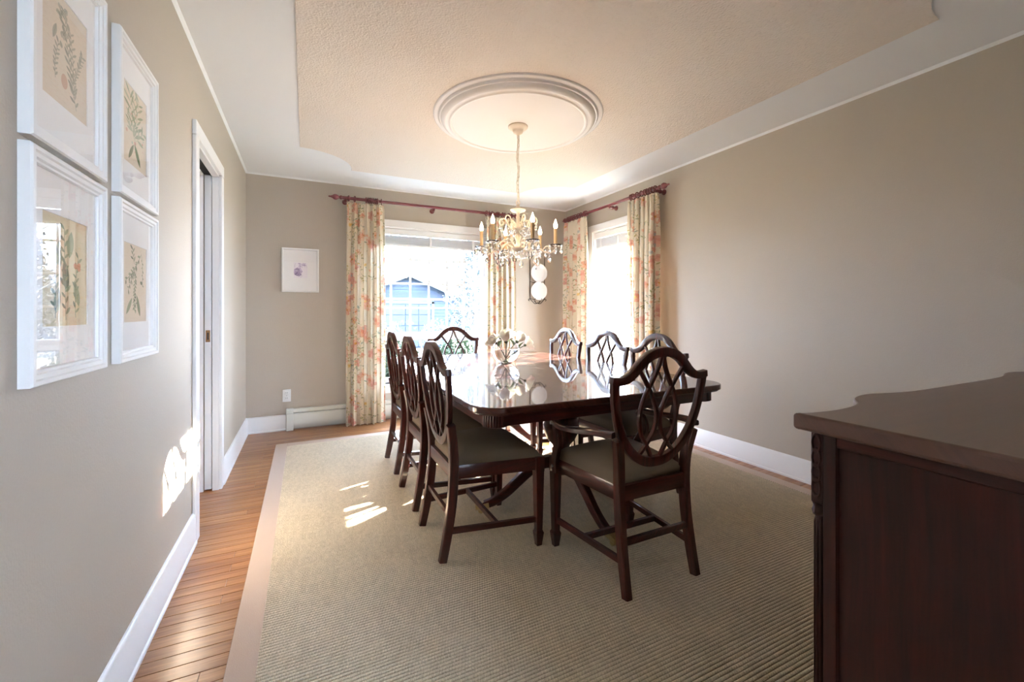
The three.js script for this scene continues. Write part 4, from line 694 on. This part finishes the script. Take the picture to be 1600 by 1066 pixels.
// ------------------------------------------------------------------ ceiling medallion and chandelier
const CX = 1.788, CZ = 2.08;
{
  const md = thing('ceiling_medallion', 'large round stepped plaster medallion on the ceiling', 'medallion', [CX, H - 0.005, CZ]);
  mesh('disc', lathe([[0, -0.050], [0.44, -0.050]], 96), M.medal, md);
  mesh('inner_ring', lathe([[0.44, -0.050], [0.444, -0.056], [0.452, -0.058], [0.460, -0.055], [0.464, -0.050], [0.482, -0.050], [0.486, -0.0505], [0.497, -0.046], [0.508, -0.036], [0.514, -0.026]], 96), M.medal, md);
  mesh('outer_ring', lathe([[0.514, -0.026], [0.522, -0.027], [0.526, -0.024], [0.530, -0.014], [0.535, -0.012], [0.552, -0.0115], [0.560, -0.008], [0.563, 0.0]], 96), M.medal, md);
}
{
  const ch = thing('chandelier', 'cream six arm chandelier with lit candle bulbs and crystal drops', 'chandelier', [CX, 0, CZ]);
  const yC = H - 0.056;
  mesh('canopy', lathe([[0, yC - 0.062], [0.008, yC - 0.060], [0.016, yC - 0.052], [0.030, yC - 0.045], [0.036, yC - 0.032], [0.038, yC - 0.022], [0.058, yC - 0.016], [0.066, yC - 0.008], [0.066, yC + 0.0005], [0, yC + 0.0005]], 40), M.cream, ch);
  const link = new THREE.TorusGeometry(0.0085, 0.0022, 8, 16).scale(1, 1.75, 1);
  const yTop = yC - 0.064, yBot = 1.885, nL = Math.round((yTop - yBot) / 0.0262);
  for (let i = 0; i < nL; i++) { const l = mesh('chain_link', link, M.cream, ch); l.position.set(0.003 * Math.sin(i * 0.9), yTop - 0.010 - i * (yTop - yBot) / nL, 0.003 * Math.cos(i * 0.7)); l.rotation.y = i % 2 ? PI / 2 + 0.3 : 0.2; l.rotation.z = 0.06 * Math.sin(i * 2.1); }
  mesh('cord', tube([V(0.002, yTop, 0.004), V(-0.004, 2.2, 0.003), V(0.004, 2.05, -0.003), V(0, 1.87, 0)], 0.0016, 40, 5), M.cream, ch);
  mesh('column', lathe([[0, 1.522], [0.010, 1.524], [0.016, 1.534], [0.010, 1.543], [0.030, 1.550], [0.042, 1.562], [0.044, 1.574], [0.028, 1.582], [0.016, 1.592], [0.013, 1.61], [0.019, 1.63], [0.023, 1.645], [0.014, 1.655], [0.011, 1.67], [0.016, 1.69], [0.024, 1.705], [0.019, 1.718], [0.012, 1.73], [0.011, 1.76], [0.015, 1.775], [0.010, 1.785], [0.013, 1.80], [0.018, 1.806], [0.042, 1.812], [0.052, 1.820], [0.051, 1.826], [0.030, 1.829], [0.018, 1.838], [0.013, 1.848], [0.010, 1.858], [0, 1.860]], 36), M.cream, ch);
  mesh('top_loop', new THREE.TorusGeometry(0.013, 0.003, 8, 20).translate(0, 1.872, 0), M.cream, ch);
  const camA = Math.atan2(camera.position.z - CZ, camera.position.x - CX);
  const drop = lathe([[0, 0], [0.0035, -0.003], [0.010, -0.016], [0.0125, -0.026], [0.011, -0.034], [0.006, -0.041], [0, -0.044]], 8); drop.deleteAttribute('normal'); const dropF = drop.toNonIndexed(); dropF.computeVertexNormals();
  const bead = new THREE.IcosahedronGeometry(0.0055, 1), bigDrop = dropF.clone().scale(1.3, 1.35, 1.3);
  const flame = lathe([[0, 0], [0.008, 0], [0.0125, 0.010], [0.0135, 0.020], [0.011, 0.033], [0.006, 0.046], [0.0025, 0.058], [0, 0.064]], 18);
  for (let k = 0; k < 6; k++) {
    const a = camA - R(21 + 60 * k), dx = Math.cos(a), dz = Math.sin(a), q = (r, y) => V(dx * r, y, dz * r), side = V(-dz, 0, dx);
    const arm = new THREE.Group(); arm.name = 'arm'; ch.add(arm);
    mesh('arm_tube', [tube([q(0.035, 1.566), q(0.075, 1.590), q(0.125, 1.578), q(0.165, 1.545), q(0.205, 1.530), q(0.240, 1.540), q(0.252, 1.566)], 0.0058, 36, 8), tube([q(0.06, 1.585), q(0.085, 1.612), q(0.115, 1.612), q(0.125, 1.592), q(0.108, 1.582)], 0.0042, 24, 7), tube([q(0.165, 1.545), q(0.185, 1.570), q(0.205, 1.572), q(0.208, 1.556)], 0.0036, 18, 6)], M.cream, arm);
    mesh('rosette', [0, 1, 2, 3, 4].map((j) => new THREE.SphereGeometry(0.008, 8, 6).scale(1, 0.5, 1).translate(dx * 0.13 + 0.009 * Math.cos(j * 1.256), 1.600 + 0.004, dz * 0.13 + 0.009 * Math.sin(j * 1.256))), M.cream, arm);
    mesh('bobeche', lathe([[0.006, 1.566], [0.018, 1.568], [0.036, 1.574], [0.046, 1.580], [0.0465, 1.582], [0.036, 1.5772], [0.018, 1.5715], [0.006, 1.57]], 24).translate(dx * 0.252, 0, dz * 0.252), M.crystal, arm);
    mesh('candle_cup', lathe([[0, 1.566], [0.009, 1.568], [0.013, 1.575], [0.016, 1.588], [0.0145, 1.590], [0, 1.590]], 18).translate(dx * 0.252, 0, dz * 0.252), M.cream, arm);
    mesh('candle_sleeve', lathe([[0, 1.589], [0.0115, 1.589], [0.0115, 1.688], [0.009, 1.690], [0, 1.690]], 16).translate(dx * 0.252, 0, dz * 0.252), M.candle, arm);
    mesh('flame_bulb', flame.clone().translate(dx * 0.252, 1.690, dz * 0.252), M.bulb, arm).castShadow = false;
    const pl = new THREE.PointLight(0xffd2a4, 0.045); pl.position.set(dx * 0.252, 1.715, dz * 0.252); pl.castShadow = true; pl.shadow.radius = 0.6; ch.add(pl);
    for (let j = 0; j < 6; j++) { const t = j * PI / 3, bx = dx * 0.252 + 0.044 * Math.cos(t), bz = dz * 0.252 + 0.044 * Math.sin(t); mesh('bead', bead.clone().translate(bx, 1.572, bz), M.crystal, arm); mesh('crystal_drop', dropF.clone().scale(0.9, 0.95, 0.9).translate(bx, 1.566, bz), M.crystal, arm); }
    mesh('crystal_drop', bigDrop.clone().translate(dx * 0.212, 1.524, dz * 0.212), M.crystal, arm);
    // upper scroll with bead swag
    const sc = new THREE.Group(); sc.name = 'upper_scroll'; ch.add(sc);
    mesh('scroll_tube', tube([q(0.014, 1.69), q(0.035, 1.695), q(0.062, 1.715), q(0.072, 1.745), q(0.092, 1.768), q(0.118, 1.765), q(0.128, 1.742), q(0.112, 1.725), q(0.096, 1.738), q(0.104, 1.75)], 0.0042, 44, 7), M.cream, sc);
    mesh('scroll_tube', tube([q(0.016, 1.708), q(0.028, 1.728), q(0.046, 1.735), q(0.056, 1.722)], 0.0034, 20, 6), M.cream, sc);
    for (let j = 0; j <= 9; j++) { const t = j / 9; mesh('bead', bead.clone().translate(dx * (0.122 - 0.095 * t), 1.724 - 0.055 * Math.sin(PI * t) - 0.03 * t, dz * (0.122 - 0.095 * t)), M.crystal, sc); }
    mesh('crystal_drop', dropF.clone().translate(dx * 0.122, 1.722, dz * 0.122), M.crystal, sc);
    // swag of beads from arm to arm
    const a2 = a - PI / 3;
    for (let j = 1; j < 9; j++) { const t = j / 9, r = 0.165, x = dx * r * (1 - t) + Math.cos(a2) * r * t, z = dz * r * (1 - t) + Math.sin(a2) * r * t; mesh('bead', bead.clone().translate(x, 1.548 - 0.035 * Math.sin(PI * t), z), M.crystal, arm); }
    mesh('crystal_drop', bigDrop.clone().translate((dx + Math.cos(a2)) * 0.0825, 1.508, (dz + Math.sin(a2)) * 0.0825), M.crystal, arm);
    mesh('crystal_drop', dropF.clone().translate(dx * 0.10, 1.553, dz * 0.10), M.crystal, arm);
  }
  mesh('crystal_ball', new THREE.IcosahedronGeometry(0.017, 1).translate(0, 1.502, 0), M.crystal, ch);
}

// ------------------------------------------------------------------ outdoors
const GY = -0.6;
{
  const lawnTex = dataTex(512, 512, (u, v) => { const n = 0.5 + 0.5 * tn(u, v, 5, 5, 3) + 0.35 * tn(u, v, 40, 40, 9); return [0.27 + 0.10 * n, 0.31 + 0.11 * n, 0.25 + 0.09 * n]; }, true, [0.25, 0.25]);
  structure('ground', box(-40, 60, GY - 0.4, GY, -60, 20), S({ map: lawnTex, roughness: 1 }));
  structure('foundation', box(-1.5, W + T, GY, -0.12, -T, 7.5), S({ color: lin(0.3, 0.3, 0.3), roughness: 0.9 }));
  structure('driveway', box(2.2, 7.6, GY, GY + 0.012, -15.9, -3.2), S({ color: lin(0.06, 0.064, 0.075), roughness: 0.95 }));
}
{
  const h = thing('neighbour_house', 'blue grey sided house with white gable trim across the street', 'house', [0, GY, -16]);
  const siding = S({ color: lin(0.026, 0.037, 0.058), roughness: 0.8 }), trim = S({ color: lin(0.075, 0.08, 0.085), roughness: 0.6 }), roofM = S({ color: lin(0.025, 0.032, 0.05), roughness: 0.9 }), doorM = S({ color: lin(0.022, 0.029, 0.042), roughness: 0.6 });
  const px = 4.91, py = 2.975 - GY, sl = 0.42, e0 = 2.0, e1 = 7.8, yAt = (x) => py - Math.abs(x - px) * sl;
  const gs = new THREE.Shape(); gs.moveTo(e0 + 0.3, 0); gs.lineTo(e1 - 0.3, 0); gs.lineTo(e1 - 0.3, yAt(e1 - 0.3) - 0.1); gs.lineTo(px, py - 0.1); gs.lineTo(e0 + 0.3, yAt(e0 + 0.3) - 0.1);
  mesh('gable_wall', extrude(gs, 6, 0).translate(0, 0, -6), siding, h);
  const clap = []; for (let y = 0.1; y < py - 0.3; y += 0.16) { const a = Math.max(e0 + 0.3, px - (py - 0.12 - y - 0.16) / sl), b = Math.min(e1 - 0.3, px + (py - 0.12 - y - 0.16) / sl); if (b - a > 0.3) clap.push(box(a, b, y, y + 0.145, 0, 0.03).translate(0, 0, 0)); }
  mesh('clapboards', clap, siding, h).userData.kind = 'stuff';
  for (const s of [-1, 1]) {
    const L = s > 0 ? e1 - px : px - e0, a = Math.atan(sl), len = L / Math.cos(a);
    const sl1 = mesh('roof_slope', new THREE.BoxGeometry(len, 0.08, 7).translate(s * len / 2, 0, -3.1), roofM, h); sl1.position.set(px, py, 0); sl1.rotation.z = -s * a;
    const f = mesh('barge_board', new THREE.BoxGeometry(len, 0.17, 0.05).translate(s * len / 2, -0.06, 0.42), trim, h); f.position.set(px, py, 0); f.rotation.z = -s * a;
  }
  mesh('belt_trim', box(e0 + 0.3, e1 - 0.3, 2.30, 2.42, 0, 0.10), trim, h);
  mesh('dark_band', box(e0 + 0.3, e1 - 0.3, 2.42, 2.68, 0, 0.06), roofM, h);  // dark band above the belt trim
  const gd = new THREE.Group(); gd.name = 'garage_door'; h.add(gd);
  for (let i = 0; i < 4; i++) for (let j = 0; j < 4; j++) mesh('panel', rbox(3.55 + i * 0.63, 4.15 + i * 0.63, 0.06 + j * 0.52, 0.54 + j * 0.52, 0.02, 0.06, 0.01, 1), doorM, gd);
  mesh('door_frame', [box(3.42, 3.54, 0, 2.25, 0, 0.07), box(6.07, 6.19, 0, 2.25, 0, 0.07), box(3.42, 6.19, 2.15, 2.28, 0, 0.07)], trim, gd);
  mesh('main_wall', box(-6, 13, 0, 2.5, -10, -3), siding, h);
  const mr = mesh('main_roof', extrude((() => { const s = new THREE.Shape(); s.moveTo(0.6, 2.4); s.lineTo(-3.6, 4.05); s.lineTo(-8, 2.4); return s; })(), 20, 0).rotateY(-PI / 2), roofM, h); mr.position.set(13.5, -0.3, -3.2);
  for (const x of [8.6, 10.6]) { const w = mesh('window', box(x, x + 1.1, 0.9, 2.0, -3.02, -2.95), trim, h); mesh('pane', box(x + 0.08, x + 1.02, 0.98, 1.92, -2.96, -2.94), S({ color: lin(0.02, 0.03, 0.04), roughness: 0.1 }), w); }
}
function leaves(n, fn, size) {          // cloud of small two-triangle leaves
  const pos = [], idx = [];
  for (let i = 0; i < n; i++) {
    const c = fn(), a = V(rr(-1, 1), rr(-1, 1), rr(-1, 1)).normalize(), b = V(rr(-1, 1), rr(-1, 1), rr(-1, 1)).cross(a).normalize(), s = size * rr(0.6, 1.3), k = pos.length / 3;
    for (const [u, v] of [[-0.5, 0], [0, -0.32], [0.5, 0], [0, 0.32]]) { const p = c.clone().addScaledVector(a, u * s).addScaledVector(b, v * s); pos.push(p.x, p.y, p.z); }
    idx.push(k, k + 1, k + 2, k, k + 2, k + 3);
  }
  const g = new THREE.BufferGeometry(); g.setAttribute('position', new THREE.Float32BufferAttribute(pos, 3)); g.setIndex(idx); g.computeVertexNormals(); return g;
}
const LM = (r, g, b) => S({ color: lin(r, g, b), roughness: 0.8, side: THREE.DoubleSide });
const pale = LM(0.065, 0.068, 0.072), green = LM(0.03, 0.05, 0.022), ever = LM(0.016, 0.026, 0.024), bark = S({ color: lin(0.05, 0.042, 0.04), roughness: 0.9 }), birch = S({ color: lin(0.14, 0.135, 0.13), roughness: 0.8 });
function inBall(rx, ry, rz) { for (;;) { const p = V(rr(-1, 1), rr(-1, 1), rr(-1, 1)), l = p.length(); if (l < 1 && l > 0.35) return V(p.x * rx, p.y * ry, p.z * rz); } }
function branching(h, r, n, spread, material, parent, name = 'branch') {
  mesh('trunk', tube([V(0, 0, 0), V(0.03 * h * 0.3, h * 0.35, 0.02), V(-0.02, h * 0.7, 0.03), V(0.02, h, 0)], r, 16, 7), material, parent);
  const list = []; for (let i = 0; i < n; i++) { const y = h * rr(0.25, 0.92), a = rr(0, 6.28), L = spread * (1.15 - y / h) * rr(0.6, 1.1) + 0.2; list.push(tube([V(0, y, 0), V(Math.cos(a) * L * 0.45, y + L * 0.35, Math.sin(a) * L * 0.45), V(Math.cos(a + 0.2) * L, y + L * rr(0.55, 1), Math.sin(a + 0.2) * L)], r * 0.3, 8, 5)); const b2 = a + rr(-0.8, 0.8), q = V(Math.cos(a) * L * 0.5, y + L * 0.4, Math.sin(a) * L * 0.5); list.push(tube([q, q.clone().add(V(Math.cos(b2) * L * 0.3, L * 0.25, Math.sin(b2) * L * 0.3)), q.clone().add(V(Math.cos(b2) * L * 0.5, L * 0.6, Math.sin(b2) * L * 0.5))], r * 0.18, 6, 5)); }
  mesh('branches', list, material, parent);
}
seed = 5150;
{
  let t = thing('birch_tree', 'pale leafed birch tree at the right edge of the wide window', 'tree', [4.55, GY, -6]);
  branching(4.2, 0.05, 26, 1.15, birch, t);
  mesh('foliage', leaves(4200, () => { const p = inBall(0.95, 1.75, 0.95); return p.add(V(0.1, 2.3, 0)); }, 0.07), pale, t).userData.kind = 'stuff';
  t = thing('conifer', 'dark spruce standing beside the blue house', 'tree', [6.9, GY, -12.2]);
  mesh('trunk', new THREE.CylinderGeometry(0.05, 0.14, 5, 8).translate(0, 2.5, 0), bark, t);
  mesh('foliage', leaves(3600, () => { const k = Math.pow(rnd(), 0.7), y = 0.4 + k * 5.2, r = (1 - k) * 1.25 * Math.sqrt(rnd()) + 0.05, a = rr(0, 6.28); return V(Math.cos(a) * r, y, Math.sin(a) * r); }, 0.17), ever, t).userData.kind = 'stuff';
  for (const [x, z, h, l] of [[2.4, -30, 6.2, 'bare winter tree behind the left end of the house roof'], [5.6, -31, 6.6, 'bare winter tree behind the gable peak'], [8.2, -30, 7, 'bare winter tree behind the roof, left of the spruce top']]) { t = thing('bare_tree', l, 'tree', [x, GY, z]); branching(h, 0.09, 40, 2.0, bark, t); }
  const bush = (l, x, z, rx, ry, m, n, s) => { const b = thing('shrub', l, 'shrub', [x, GY, z]); mesh('stem', new THREE.CylinderGeometry(0.02, 0.035, ry, 7).translate(0, ry / 2, 0), bark, b); mesh('foliage', leaves(n, () => inBall(rx, ry, rx).add(V(0, ry + 0.02, 0)), s), m, b).userData.kind = 'stuff'; };
  bush('small white shrub catching sun in front of the garage', 2.75, -8, 0.36, 0.75, pale, 700, 0.08);
  bush('pale shrub in front of the house, left of the birch', 4.35, -9, 0.6, 0.75, LM(0.07, 0.08, 0.09), 900, 0.09);
  bush('clipped green shrub under the wide window, leftmost of the row', 0.75, -1.35, 0.395, 0.68, green, 4200, 0.075);
  bush('clipped green shrub under the wide window, second from the left', 1.62, -1.35, 0.395, 0.70, LM(0.035, 0.055, 0.03), 4200, 0.075);
  bush('clipped green shrub under the wide window, third from the left', 2.50, -1.35, 0.395, 0.69, green, 4200, 0.075);
  bush('clipped green shrub under the wide window, rightmost of the row', 3.37, -1.35, 0.395, 0.66, LM(0.035, 0.055, 0.03), 4000, 0.075);
  bush('evergreen shrub outside the side window', 9.8, -5.0, 0.75, 0.85, LM(0.03, 0.045, 0.05), 1400, 0.12);
  t = thing('unseen_cypress', 'unseen columnar evergreen off the corner of the house, keeps sun off the wide window', 'tree', [8, GY, -2.3]);  // out of view, placed to block the sun from the wide back window
  mesh('trunk', new THREE.CylinderGeometry(0.04, 0.12, 5.6, 8).translate(0, 2.8, 0), bark, t);
  mesh('foliage', leaves(14000, () => { const k = rnd(), y = 0.3 + k * 6.0, r = 0.62 * Math.sqrt(1 - Math.pow(k, 5)) * Math.sqrt(rnd()), a = rr(0, 6.28); return V(Math.cos(a) * r, y, Math.sin(a) * r); }, 0.16), ever, t).userData.kind = 'stuff';
}

renderer.render(scene, camera);
